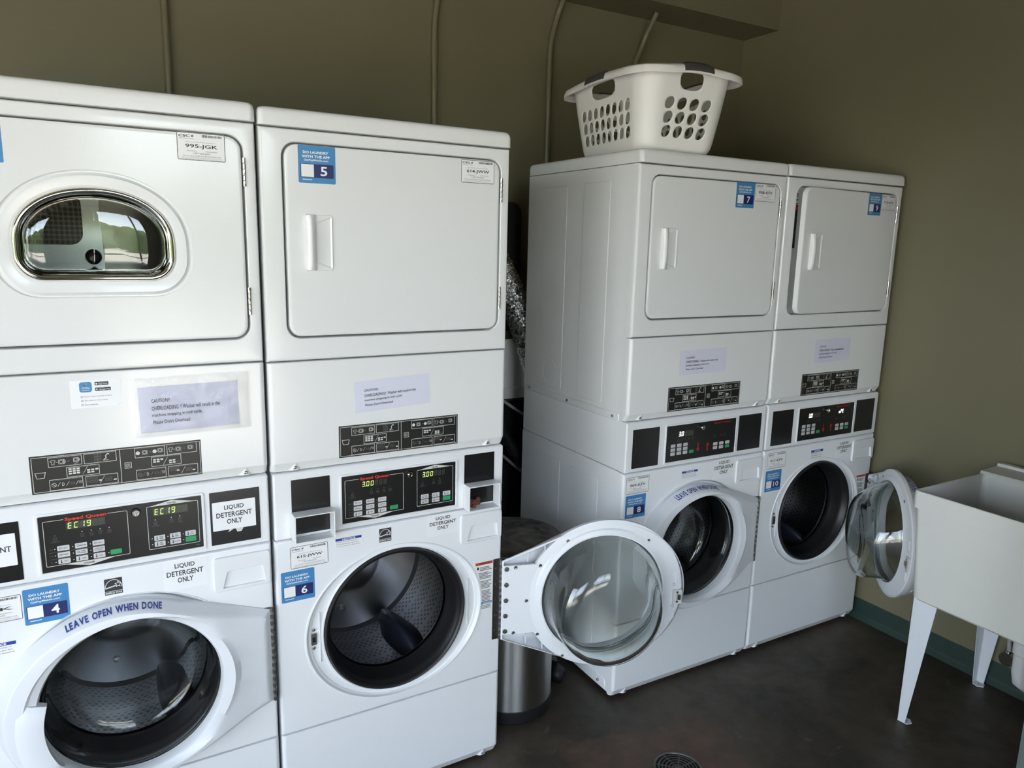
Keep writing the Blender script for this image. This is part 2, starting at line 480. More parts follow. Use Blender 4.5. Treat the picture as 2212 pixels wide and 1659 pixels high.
# ------------------------------------------------------------------ the room
FZ = -0.012
XR, YB, XL, YF, ZC = 2.60, 1.00, -3.30, -2.95, 3.00
struct(MB().box(XL - .1, XR + .1, YF - .1, YB + .1, FZ - 0.1, FZ, 'stained_concrete'), 'floor')
struct(MB().box(XL - .1, XR + .1, YB, YB + 0.12, FZ, ZC, 'wall_paint'), 'wall_back')
struct(MB().box(XR, XR + 0.12, YF - .1, YB, FZ, ZC, 'wall_paint'), 'wall_right')
w = MB(); LY0, LY1, LZ = -2.85, -0.90, 2.60              # second storefront opening, in the left wall
w.box(XL - 0.12, XL, YF - .1, LY0, FZ, ZC, 'wall_paint'); w.box(XL - 0.12, XL, LY1, YB, FZ, ZC, 'wall_paint'); w.box(XL - 0.12, XL, LY0, LY1, LZ, ZC, 'wall_paint')
struct(w, 'wall_left')
w = MB()
for y in (LY0 + .03, -2.2, -1.55, LY1 - .03): w.box(XL - .09, XL - .03, y - .03, y + .03, FZ, LZ, 'steel_dark')
w.box(XL - .09, XL - .03, LY0, LY1, LZ - .06, LZ, 'steel_dark')
struct(w, 'window_2')
struct(MB().box(XL - .1, XR + .1, YF - .1, YB + .1, ZC, ZC + 0.12, 'ceiling_paint'), 'ceiling')
OZ = 2.60                                             # storefront openings behind the camera
GAPS = ((-3.20, -1.20), (-0.31, 0.75))
w = MB()
for x0, x1 in ((XL, GAPS[0][0]), (GAPS[0][1], GAPS[1][0]), (GAPS[1][1], XR)): w.box(x0, x1, YF - 0.12, YF, FZ, OZ, 'wall_paint')
w.box(XL, XR, YF - 0.12, YF, OZ, ZC, 'wall_paint')
struct(w, 'wall_front')
w = MB()
for x0, x1 in GAPS:
    for x in (x0 + .03, (x0 + x1) / 2 + .12, x1 - .03): w.box(x - .025, x + .025, YF - 0.09, YF - 0.03, FZ, OZ, 'steel_dark')
    w.box(x0, x1, YF - 0.09, YF - 0.03, OZ - .06, OZ, 'steel_dark'); w.box(x0, x1, YF - 0.09, YF - 0.03, 1.0, 1.05, 'steel_dark')
struct(w, 'window_1')
struct(MB().box(-1.2, XR, 0.78, YB, 2.668, ZC, 'wall_paint'), 'trim_1')           # boxed-in soffit along the back wall
def base_prof(): return [(0, 0.0), (0.022, 0.0), (0.019, 0.004), (0.010, 0.016), (0.006, 0.026), (0.005, 0.088), (0.003, 0.092), (0, 0.092)]
pr = base_prof()
struct(MB().loft([[(XR - d, y, FZ + z) for d, z in pr] for y in (YF, YB)], 'teal_base', True, True), 'baseboard_right')
struct(MB().loft([[(x, YB - d, FZ + z) for d, z in pr] for x in (XL, XR - .02)], 'teal_base', True, True), 'baseboard_back')
# outside, seen only in reflections
struct(MB().box(-30, 30, -45, YF - .1, FZ - 0.15, FZ - 0.04, 'yard_concrete'), 'ground_outside')
hb = MB()
for i in range(60):
    x = -24 + 48 * i / 59 + random.uniform(-.3, .3); r = random.uniform(1.0, 1.7)
    hb.lathe([(r * math.sin(PI * k / 8) * random.uniform(.85, 1.1) + 0.01, -r * math.cos(PI * k / 8) * 1.25) for k in range(9)], 'grass_green', (x, -17 + random.uniform(-.6, .6), FZ + 1.6), n=12, cap0=True, cap1=True)
tag(hb.build('hedge'), 'green hedge outside beyond the paved yard', 'hedge', kind='stuff')
# half-open teal door leaf, whose edge shows at the lower right
d1 = MB(); d1.box(0, 0.95, -0.0225, 0.0225, 0.012, 2.05, 'teal_door', 0.002)
o = d1.build('door_1'); o['kind'] = 'structure'; o.location = (1.82, -1.005, FZ); o.rotation_euler = (0, 0, math.radians(-40))

# ------------------------------------------------------------------ the stacked machines
W = 0.683
def screw(mb, x, z0, z1, m, r=0.0048):
    """screw on a gusset that fills the slanted lower edge"""
    T, BL, BR, CL, CR = (x, .0006, z1), (x - .007, .0075, z0 + .001), (x + .007, .0075, z0 + .001), (x - .017, .0155, z0 + .0005), (x + .017, .0155, z0 + .0005)
    mb.add([T, BL, BR, CL, CR], [(0, 1, 2), (0, 3, 1), (0, 2, 4), (1, 3, 4, 2), (0, 4, 3)], m)
    zc = z0 + (z1 - z0) * .40
    mb.lathe([(r, 0.0025), (r * 0.95, -0.0005), (r * 0.6, -0.0018), (r * .35, -0.0008)], 'screw_steel', (x, .0040, zc), 'y', 14, True, True)

def face_panel(mb, m, zs, x0=0.0, x1=W, yb=0.03, rc=0.012):
    """sheet front with wrapped corners; zs = [(z, front y, inset)]"""
    L = []
    for z, yf, ins in zs:
        a, b = x0 + ins, x1 - ins; lp = [(b, yb, z)]
        for i in range(6):
            t = PI / 2 * i / 5; lp.append((b - rc + rc * math.cos(t), yf + rc - rc * math.sin(t), z))
        for i in range(6):
            t = PI / 2 + PI / 2 * i / 5; lp.append((a + rc + rc * math.cos(t), yf + rc - rc * math.sin(t), z))
        lp.append((a, yb, z)); L.append(lp)
    return mb.loft(L, m, True, True)

def shell(mb, m, x0, x1, z0, z1, y0, y1, t=0.002, r=0.004):
    """open-fronted sheet-metal case"""
    o, i = rrect(x0, z0, x1, z1, r, 2), rrect(x0 + t, z0 + t, x1 - t, z1 - t, r, 2)
    mb.xz([(i, y1 - t), (i, y0), (o, y0), (o, y1)], m, True, True)

def emboss(mb, m, x, sgn, y0, z0, y1, z1, r=0.012, h=0.0014, bev=0.003):
    """raised pressing on a side sheet at x"""
    o = rrect(y0, z0, y1, z1, r, 4); a = inset(o, bev)
    mb.loft([[(x, p[0], p[1]) for p in o], [(x + sgn * h * .8, p[0], p[1]) for p in inset(o, bev * .6)], [(x + sgn * h, p[0], p[1]) for p in a]], m, False, True)

SEG = {'0': 'abcdef', '1': 'bc', '2': 'abged', '3': 'abgcd', '4': 'fgbc', '5': 'afgcd', '6': 'afgedc', '7': 'abc', '8': 'abcdefg', '9': 'abfgcd',
       'E': 'afged', 'C': 'afed', 'c': 'ged', 'P': 'abfge', 'o': 'cdeg', ' ': ''}
def seg_digit(d, ch, x, z, w, h, on, off, k, t):
    sl = 0.10 * h
    for s in 'abcdefg':
        m = on if s in SEG[ch] else off
        if m is None: continue
        y = {'a': h, 'g': h / 2, 'd': 0}.get(s)
        if y is not None:
            sh = sl * y / h; pts = [(x + sh + t * .6, z + y - (t / 2 if s != 'a' else t) + (t / 2 if s == 'd' else 0)), (x + sh + w - t * .6, z + y - (t / 2 if s != 'a' else t) + (t / 2 if s == 'd' else 0))]
            z0 = pts[0][1]; d.poly([(pts[0][0], z0), (pts[1][0], z0), (pts[1][0], z0 + t), (pts[0][0], z0 + t)], m, k)
        else:
            lo = 0 if s in 'ec' else h / 2; hi = lo + h / 2; xx = x if s in 'fe' else x + w - t
            d.poly([(xx + sl * lo / h, z + lo + t * .35), (xx + sl * lo / h + t, z + lo + t * .35), (xx + sl * hi / h + t, z + hi - t * .35), (xx + sl * hi / h, z + hi - t * .35)], m, k)
def display(d, s, n, x0, z0, x1, z1, on, off, k=1):
    pitch = (x1 - x0) / n; w = pitch * 0.66; h = (z1 - z0); t = h * 0.13; i = 0
    for ch in s:
        if ch == '.':
            d.disc(x0 + i * pitch - pitch * .14, z0 + t * .5, t * .55, on, k + 1, 8); continue
        seg_digit(d, ch, x0 + i * pitch, z0, w, h, on, off, k, t); i += 1
    while i < n:
        if off: seg_digit(d, ' ', x0 + i * pitch, z0, w, h, on, off, k, t)
        i += 1

def blue_sticker(num, x0, z0, x1, z1, y, parent):
    d = Decal(y); w, h = x1 - x0, z1 - z0
    d.plate(rrect(x0, z0, x1, z1, 0.003, 3), 'blue_print')
    X = lambda u: x0 + u * w
    Z = lambda v: z0 + v * h
    d.text('DO LAUNDRY', X(.13), X(.81), Z(.785), Z(.855), 'sticker_white', 1, 2)
    d.text('WITH THE APP', X(.10), X(.85), Z(.675), Z(.745), 'sticker_white', 1, 2)
    d.text('GetPayMobile.com', X(.15), X(.80), Z(.575), Z(.645), 'sticker_white', 1, 1)
    d.rect(X(.055), Z(.15), X(.945), Z(.515), 'navy_print', 1, .002)
    d.rect(X(.075), Z(.165), X(.41), Z(.50), 'sticker_white', 2)
    if num:
        cw = 0.185 if len(num) == 1 else 0.34
        d.text(num, X(.68 - cw / 2), X(.68 + cw / 2), Z(.205), Z(.455), 'sticker_white', 2, 1)
    d.rect(X(.11), Z(.085), X(.36), Z(.105), 'sticker_white', 1)
    return d.build('number_sticker', parent, 0, label='blue square app sticker with a white number' if num else 'blue square app sticker')

def service_label(num, x0, z0, x1, z1, y, parent, deg=0.0):
    d = Decal(y); w, h = x1 - x0, z1 - z0
    X = lambda u: x0 + u * w
    Z = lambda v: z0 + v * h
    d.plate(rrect(x0, z0, x1, z1, 0.004, 3), 'sticker_white')
    d.frame(x0 + .0004, z0 + .0004, x1 - .0004, z1 - .0004, 0.0013, 'ink', 0, 0.0036)
    d.text('CSC', X(.04), X(.27), Z(.825), Z(.91), 'ink', 1, 2)
    d.poly([(X(.29), Z(.88)), (X(.322), Z(.82)), (X(.335), Z(.90))], 'ink', 1)
    d.poly([(X(.322), Z(.82)), (X(.35), Z(.87)), (X(.345), Z(.915)), (X(.31), Z(.915))], 'teal_print', 1)
    d.text('SERVICEWORKS', X(.05), X(.35), Z(.755), Z(.79), 'ink_grey', 1)
    x = .52; random.seed(num)
    while x < .935:
        bw = random.choice((.006, .010, .014)); d.rect(X(x), Z(.85), X(x + bw), Z(.935), 'ink', 1); x += bw + random.choice((.005, .008, .012))
    d.text('Please use this machine ID when reporting service.', X(.19), X(.80), Z(.64), Z(.675), 'ink', 1)
    d.text(num, X(.17), X(.84), Z(.42), Z(.585), 'ink', 1, 1)
    d.text('For Service:', X(.21), X(.40), Z(.325), Z(.37), 'ink', 1); d.text('Para Servicio:', X(.59), X(.82), Z(.325), Z(.37), 'ink', 1)
    d.text('1-877-264-6622', X(.32), X(.68), Z(.235), Z(.29), 'ink', 1)
    d.text('Visit our website WWW.CSCSERVICEWORKS.COM', X(.11), X(.89), Z(.145), Z(.185), 'ink', 1)
    d.text('This machine is owned by CSC ServiceWorks and operated under a written', X(.10), X(.92), Z(.085), Z(.115), 'ink', 1)
    d.text('agreement. Removal is prohibited without the consent of the owner.', X(.07), X(.95), Z(.04), Z(.07), 'ink', 1)
    if deg: d.turn(deg, (x0 + x1) / 2, (z0 + z1) / 2)
    return d.build('service_label', parent, 0)

def caution_paper(x0, z0, x1, z1, y, parent, deg, spaced=False, film=None):
    d = Decal(y); w, h = x1 - x0, z1 - z0
    nx, nz = 12, 6; v = []; f = []
    for j in range(nz + 1):
        for i in range(nx + 1):
            u, q = i / nx, j / nz
            b = 0.0006 + 0.0010 * (math.sin(7 * u + 3 * q) * math.sin(5 * q + u) + 1) * min(1, 6 * min(u, 1 - u, q, 1 - q))
            v.append((x0 + u * w, y - b, z0 + q * h))
    for j in range(nz):
        for i in range(nx):
            a = j * (nx + 1) + i; f.append((a, a + 1, a + nx + 2, a + nx + 1))
    # flat back sheet gives the paper an edge
    d.add(v, f, 'paper'); d.plate(rrect(x0, z0, x1, z1, 0, 1), 'paper', 0.0004)
    d.EPS = 0.0011; k = 2
    X = lambda u: x0 + u * w
    Z = lambda q: z0 + q * h
    d.text('CAUTION!!', X(.12), X(.30), Z(.655), Z(.735), 'ink', k)
    d.text('OVERLOADING!!  Washer will result in the' if not spaced else 'OVERLOADING !! Washer will result in the', X(.12), X(.80), Z(.485), Z(.575), 'ink', k)
    d.text('machine stopping in mid cycle.', X(.12), X(.615), Z(.33), Z(.42), 'ink', k)
    d.text("Please Don't Overload", X(.125), X(.485), Z(.19), Z(.27), 'ink', k)
    d.turn(deg, (x0 + x1) / 2, (z0 + z1) / 2)
    o = d.build('caution_notice', parent, 30, flip=False)
    if film:
        m = MB(); nx, nz = 30, 14; v = []; f = []
        a0, b0, a1, b1 = film
        for j in range(nz + 1):
            for i in range(nx + 1):
                u, q = i / nx, j / nz
                e = min(1, 8 * min(u, 1 - u, q, 1 - q))
                b = 0.0075 + 0.0016 * e * (math.sin(17 * u + 9 * q * q) + math.sin(23 * q - 11 * u * u + 1) + random.uniform(-.25, .25))
                v.append((a0 + u * (a1 - a0), y - b * (.35 + .65 * e), b0 + q * (b1 - b0)))
        for j in range(nz):
            for i in range(nx):
                a = j * (nx + 1) + i; f.append((a, a + 1, a + nx + 2, a + nx + 1))
        m.add(v, f, 'clear_film'); m.v = Decal.turn(m, deg, (x0 + x1) / 2, (z0 + z1) / 2).v
        m.build('plastic_sleeve', o, 60)
    return o

def instruction_label(y, parent):
    d = Decal(y); L = 'line_white'
    x0, z0, x1, z1 = 0.1765, 1.0640, 0.5265, 1.1510
    d.plate(rrect(x0, z0, x1, z1, 0.0012, 2), 'black_label')
    d.frame(x0 + .0034, z0 + .0030, x1 - .0022, z1 - .0035, .0010, L)
    d.rect(.3520, z0 + .003, .3531, z1 - .0035, L)
    # wash tub and heat symbols
    d.line([(.1852, 1.1129), (.1880, 1.0995), (.2020, 1.0995), (.2050, 1.1129)], .0011, L)
    d.line([(.1852 + .0198 * i / 12, 1.1118 + (.0010 if i % 2 else -.0008)) for i in range(13)], .0008, L)
    d.frame(.3608, 1.1000, .3752, 1.1145, .0009, L)
    for q in (.3638, .3662, .3686, .3712): d.line([(q + .0007 * math.sin(i * 1.1), 1.1025 + .0095 * i / 8) for i in range(9)], .0007, L)
    def shirt(x, z, s):
        p = [(-.5, .35), (-.2, .5), (0, .38), (.2, .5), (.5, .35), (.4, .1), (.25, .18), (.25, -.5), (-.25, -.5), (-.25, .18), (-.4, .1), (-.5, .35)]
        d.line([(x + a * s, z + b * s) for a, b in p], .0007, L, 1)
    def machine(x, z, s, front):
        d.frame(x - s * .5, z - s * .5, x + s * .5, z + s * .5, .0007, L, 1)
        d.ring(x, z, s * .36, .0008, L, 1)
        if front:
            for q in (.62, .80): d.line([(x + s * q * math.cos(t), z + s * q * .8 * math.sin(t)) for t in (-.9, -.45, 0, .45, .9)], .0007, L, 1)
        else: d.rect(x + s * .55, z - s * .5, x + s * .75, z + s * .5, 'line_grey', 1)
    def dash(x, z): d.rect(x - .002, z - .0006, x + .002, z + .0006, 'line_grey', 1)
    def bars(x, z, rows, cols, m=L):
        for r in range(rows):
            for c in range(cols):
                d.rect(x + c * .0078, z - r * .0052, x + c * .0078 + .0060, z - r * .0052 + .0036, m, 1)
    def boxes(x, z, rows, cols):
        for r in range(rows):
            for c in range(cols): d.frame(x + c * .0074, z - r * .0050, x + c * .0074 + .0062, z - r * .0050 + .0040, .0005, 'line_grey', 1, .0012)
    def frame(a, b, c, e):
        d.frame(a, b, c, e, .0010, L)
        for i in range(24):                                           # the striped upper and lower rules
            q = a + (c - a) * i / 24; d.rect(q, e - .0028, q + (c - a) / 40, e - .0018, 'line_grey', 1)
    for a, b, c, e in ((.2111, 1.1221, .2763, 1.1450), (.2802, 1.1216, .3453, 1.1456), (.2448, 1.0952, .3096, 1.1188), (.2105, 1.0685, .2753, 1.0937), (.2804, 1.0691, .3455, 1.0928),
                       (.3831, 1.1222, .4468, 1.1466), (.4513, 1.1221, .5167, 1.1477), (.4166, 1.0969, .4813, 1.1211), (.3835, 1.0688, .4470, 1.0934), (.4514, 1.0693, .5172, 1.0934)):
        frame(a, b, c, e)
    shirt(.2205, 1.133, .010); d.rect(.2265, 1.1325, .2300, 1.1334, L, 1); machine(.2365, 1.133, .0105, True); dash(.2505, 1.133); machine(.2645, 1.1345, .0095, True)
    d.line([(.261, 1.1265), (.269, 1.1265)], .0007, L, 1)
    for r in range(3):
        for c in range(2): d.frame(.3012 + c * .0066, 1.1240 + r * .0064, .3070 + c * .0066, 1.1298 + r * .0064, .0006, 'line_grey', 1)
    d.line([(.3195, 1.1275), (.3245, 1.1310), (.3235, 1.1360), (.3275, 1.1410), (.3310, 1.1395)], .0018, L, 1); d.line([(.318, 1.1262), (.329, 1.1262)], .0012, L, 1)
    bars(.2490, 1.1120, 3, 3); d.frame(.2735, 1.1010, .2790, 1.1045, .0005, 'line_grey', 1, .001); d.line([(.2765, 1.0985), (.2860, 1.1155)], .0007, L, 1); bars(.2850, 1.1055, 2, 2); bars(.3012, 1.1060, 1, 1)
    d.ring(.2190, 1.0810, .0048, .0008, L, 1); d.line([(.2158, 1.0840), (.2222, 1.0780)], .0010, L, 1); d.line([(.2255, 1.0765), (.2315, 1.0860)], .0007, L, 1)
    d.text('D', .2345, .2390, 1.0770, 1.0845, L, 1); d.line([(.2425, 1.0765), (.2485, 1.0860)], .0007, L, 1); d.frame(.2510, 1.0785, .2590, 1.0835, .0006, 'line_grey', 1); d.line([(.2610, 1.0765), (.2660, 1.0860)], .0007, L, 1); d.disc(.2700, 1.0820, .0040, 'line_grey', 1)
    boxes(.2835, 1.0865, 3, 3); d.rect(.3065, 1.0785, .3125, 1.0815, L, 1); d.line([(.3085, 1.0725), (.3185, 1.0895)], .0007, L, 1); boxes(.3195, 1.0815, 2, 2); d.rect(.3365, 1.0765, .3425, 1.0795, L, 1)
    d.disc(.3895, 1.1335, .0045, L, 1); machine(.4035, 1.134, .0098, False); dash(.4160, 1.134); d.disc(.4250, 1.134, .0045, L, 1); machine(.4365, 1.1355, .0095, False)
    shirt(.4595, 1.134, .010); d.rect(.4650, 1.1335, .4690, 1.1344, L, 1); machine(.4755, 1.134, .0098, False); dash(.4890, 1.134); machine(.5020, 1.1355, .0095, False)
    bars(.4205, 1.1115, 2, 2); bars(.4362, 1.1115, 1, 1); d.line([(.4415, 1.0990), (.4515, 1.1165)], .0007, L, 1); bars(.4545, 1.1060, 2, 2); d.frame(.4720, 1.1010, .4775, 1.1045, .0005, 'line_grey', 1, .001)
    d.ring(.3910, 1.0810, .0048, .0008, 'line_grey', 1); d.line([(.3880, 1.0840), (.3942, 1.0780)], .0010, 'line_grey', 1); d.line([(.3970, 1.0765), (.4025, 1.0860)], .0007, 'line_grey', 1)
    d.text('D', .4055, .4098, 1.0770, 1.0845, L, 1); d.line([(.4140, 1.0765), (.4195, 1.0860)], .0007, 'line_grey', 1); d.frame(.4225, 1.0785, .4300, 1.0835, .0006, 'line_grey', 1); d.line([(.4325, 1.0765), (.4375, 1.0860)], .0007, 'line_grey', 1); d.disc(.4415, 1.0820, .0040, 'line_grey', 1)
    boxes(.4545, 1.0865, 2, 3); d.rect(.4700, 1.0800, .4760, 1.0830, L, 1); d.line([(.4800, 1.0725), (.4895, 1.0895)], .0007, L, 1); boxes(.4905, 1.0820, 2, 2); d.rect(.5050, 1.0770, .5110, 1.0800, L, 1)
    return d.build('instruction_label', parent, 0)

def control_panel(kind, disp, y, parent):
    d = Decal(y); x0, z0, x1, z1 = 0.1815, 0.8780, 0.5200, 1.0105
    d.plate(rrect(x0, z0, x1, z1, 0.001, 1), 'black_panel', 0.001); d.y = y - 0.0008
    L = 'line_white'
    def thermo(x, z): d.rect(x - .0008, z - .0030, x + .0008, z + .0040, 'ink', 3); d.disc(x, z - .0030, .0017, 'ink', 3, 8)
    def button(x, z, w, h, words, icon=True):
        d.rect(x, z, x + w, z + h, 'button_grey', 2, .0016)
        if isinstance(words, str): words = (words,)
        n = len(words); a = x + w * (.34 if icon else .12); b = x + w * .92
        for i, t in enumerate(words):
            zc = z + h * ((n - i) / (n + 1)); bw = min(b - a, len(t) * h * .17)
            d.text(t, (a + b) / 2 - bw / 2, (a + b) / 2 + bw / 2, zc - h * .10, zc + h * .10, 'ink', 3, 1)
    if kind == 1:
        D1 = disp[0]
        d.frame(.1893, .8908, .3585, .9990, .0011, L, 1, .003)
        d.rect(.2300, .9950, .3175, 1.0015, 'black_panel', 2)
        d.text('Speed Queen', .2320, .3158, .9922, 1.0026, 'red_print', 3, 2)
        d.poly([(.2240, .8915), (.2746, .8802), (.3300, .8915)], L, 2); d.text('WASHER', .2620, .2850, .8847, .8889, 'ink', 3, 1)
        d.frame(.3987, .8918, .5124, 1.0002, .0011, L, 1, .003)
        d.poly([(.4051, .9998), (.5043, .9998), (.4541, 1.0096)], L, 2); d.text('DRYER', .4449, .4635, 1.0010, 1.0048, 'ink', 3, 1)
        lit = disp[2]
        d.rect(.2340, .9730, .3120, .9912, 'display_dark' if lit else 'black_panel', 1); d.rect(.4120, .9750, .4890, .9940, 'display_dark' if lit else 'black_panel', 1)
        display(d, disp[0], 6, .2368, .9752, .3115, .9894, 'led_green', 'seg_off', 2)
        display(d, disp[1], 6, .4150, .9772, .4885, .9922, 'led_green', 'seg_off', 2)
        dot = 'lamp_dot' if lit else 'line_grey'
        def icon(x, z, words, m):
            d.disc(x, z, .0012, m, 1, 8); d.frame(x - .0036, z - .0090, x + .0036, z - .0046, .0006, 'line_grey', 1, .001)
            for i, t in enumerate(words): d.textc(t, x, z - .0130 - .0034 * i, .0021, 'line_grey', 1)
        icon(.2106, .9629, ('INSERT', 'COINS/CARD'), 'line_grey')
        for x, t in ((.2642, 'WASH'), (.2826, 'RINSE'), (.3005, 'SPIN'), (.3188, 'DOOR')): icon(x, .9640, (t,), dot)
        icon(.4161, .9652, ('INSERT', 'COINS/CARD'), dot); icon(.4512, .9657, ('DRYING',), dot); icon(.4699, .9664, ('COOL', 'DOWN'), dot)
        names = (('LIGHT', 'MEDIUM', 'HEAVY'), ('NORMAL', ('PERM', 'PRESS'), ('DELICATES', 'BULKY')), ('HOT', 'WARM', 'COLD'))
        for r in range(3):
            zt = .9374 - .0157 * r
            d.text(('Soil', 'Cycle', 'Temp')[r], .1985, .2042, zt - .0085, zt - .0050, 'line_grey', 1)
            for c in range(3):
                x = .2130 + .0349 * c
                d.disc(x - .0045, zt - .0065, .0012, dot, 1, 8); button(x, zt - .0122, .0240, .0122, names[r][c])
                if r == 2: thermo(x + .0062, zt - .0058)
                else: d.ring(x + .0058, zt - .0058, .0026, .0008, 'ink', 3, 10)
            if r < 2: d.rect(.1970, zt - .0146, .3065, zt - .0140, 'line_grey', 1)
        d.disc(.3140, .9022, .0012, dot, 1, 8); d.rect(.3176, .8966, .3412, .9085, 'button_green', 2, .0016); d.textc('START', .3294, .9040, .0022, 'line_grey', 3)
        dn = ((('HIGH', 'TEMP'), ('LOW', 'TEMP'), ('NO', 'HEAT')), (('MED', 'TEMP'), 'DELICATES', None))
        for r in range(2):
            zt = .9254 - .0150 * r
            for c in range(3):
                x = .4112 + .0343 * c; d.disc(x - .0045, zt - .0065, .0012, dot, 1, 8)
                if dn[r][c]: button(x, zt - .0130, .0238, .0130, dn[r][c]); thermo(x + .0062, zt - .0062)
                else: d.rect(x, zt - .0130, x + .0240, zt, 'button_green', 2, .0016); d.textc('START', x + .012, zt - .0050, .0022, 'line_grey', 3)
        d.rect(.5020, .8850, .5115, .8862, 'line_grey', 1)
    else:
        d.text('Speed Queen', .4068, .4909, .9958, 1.0056, 'red_dim', 3, 2)
        d.rect(.2360, .9670, .3080, .9870, 'display_dark', 1)
        display(d, disp[0], 2, .2374, .9690, .2640, .9856, 'led_white', None, 2)
        if disp[1]: display(d, disp[1], 3, .4230, .9720, .4560, .9880, 'led_white', None, 2)
        def icon(x, z, words):
            d.frame(x - .0036, z - .0035, x + .0036, z + .0012, .0006, 'line_grey', 1, .001)
            for i, t in enumerate(words): d.textc(t, x, z - .0070 - .0034 * i, .0021, 'line_grey', 1)
        for i, t in enumerate((('INSERT', 'COINS/CARD'), ('WASH',), ('RINSE',), ('SPIN',), ('DOOR',))): icon(.2374 + .0172 * i, .9590, t)
        for x, t in ((.4136, ('INSERT', 'COINS/CARD')), (.4490, ('DRYING',)), (.4671, ('COOL', 'DOWN'))): icon(x, .9560, t)
        names = (('LIGHT', 'MEDIUM', 'HEAVY'), ('NORMAL', 'PERM', 'DELICATES'), ('HOT', 'WARM', 'COLD'))
        for r in range(3):
            zt = .9418 - .0149 * r
            d.text(('Soil', 'Cycle', 'Temp')[r], .1895, .1965, zt - .0085, zt - .0050, 'line_grey', 1)
            for c in range(3): button(.2032 + .0294 * c, zt - .0115, .0212, .0115, names[r][c])
            if r < 2: d.rect(.1880, zt - .0136, .2838, zt - .0130, 'line_grey', 1)
        d.rect(.2918, .8998, .3135, .9121, 'button_green', 2, .0014)
        d.poly([(.3310, .9354), (.3370, .9354), (.3370, .9142), (.3438, .9142), (.3345, .9009), (.3252, .9142), (.3310, .9142)], 'red_dim', 2)
        d.poly([(.3780, .8999), (.3840, .8999), (.3840, .9200), (.3905, .9200), (.3808, .9335), (.3715, .9200), (.3780, .9200)], 'red_dim', 2)
        dn = (('HIGH', 'LOW', 'NO HEAT'), ('MED', 'DELICATES', None))
        for r in range(2):
            zt = .9269 - .0148 * r
            for c in range(3):
                x = .4091 + .0306 * c
                if dn[r][c]: button(x, zt - .0115, .0215, .0115, dn[r][c])
                else: d.rect(x, zt - .0115, x + .0218, zt, 'button_green', 2, .0014)
    return d.build('control_panel', parent, 0)

def liquid_text(d, x0, z0, x1, z1, k=1):
    w, h = x1 - x0, z1 - z0; cx = (x0 + x1) / 2
    d.text('LIQUID', cx - w * .275, cx + w * .275, z0 + h * .73, z1, 'ink', k, 1)
    d.text('DETERGENT', x0, x1, z0 + h * .365, z0 + h * .635, 'ink', k, 1)
    d.text('ONLY', cx - w * .215, cx + w * .215, z0, z0 + h * .27, 'ink', k, 1)

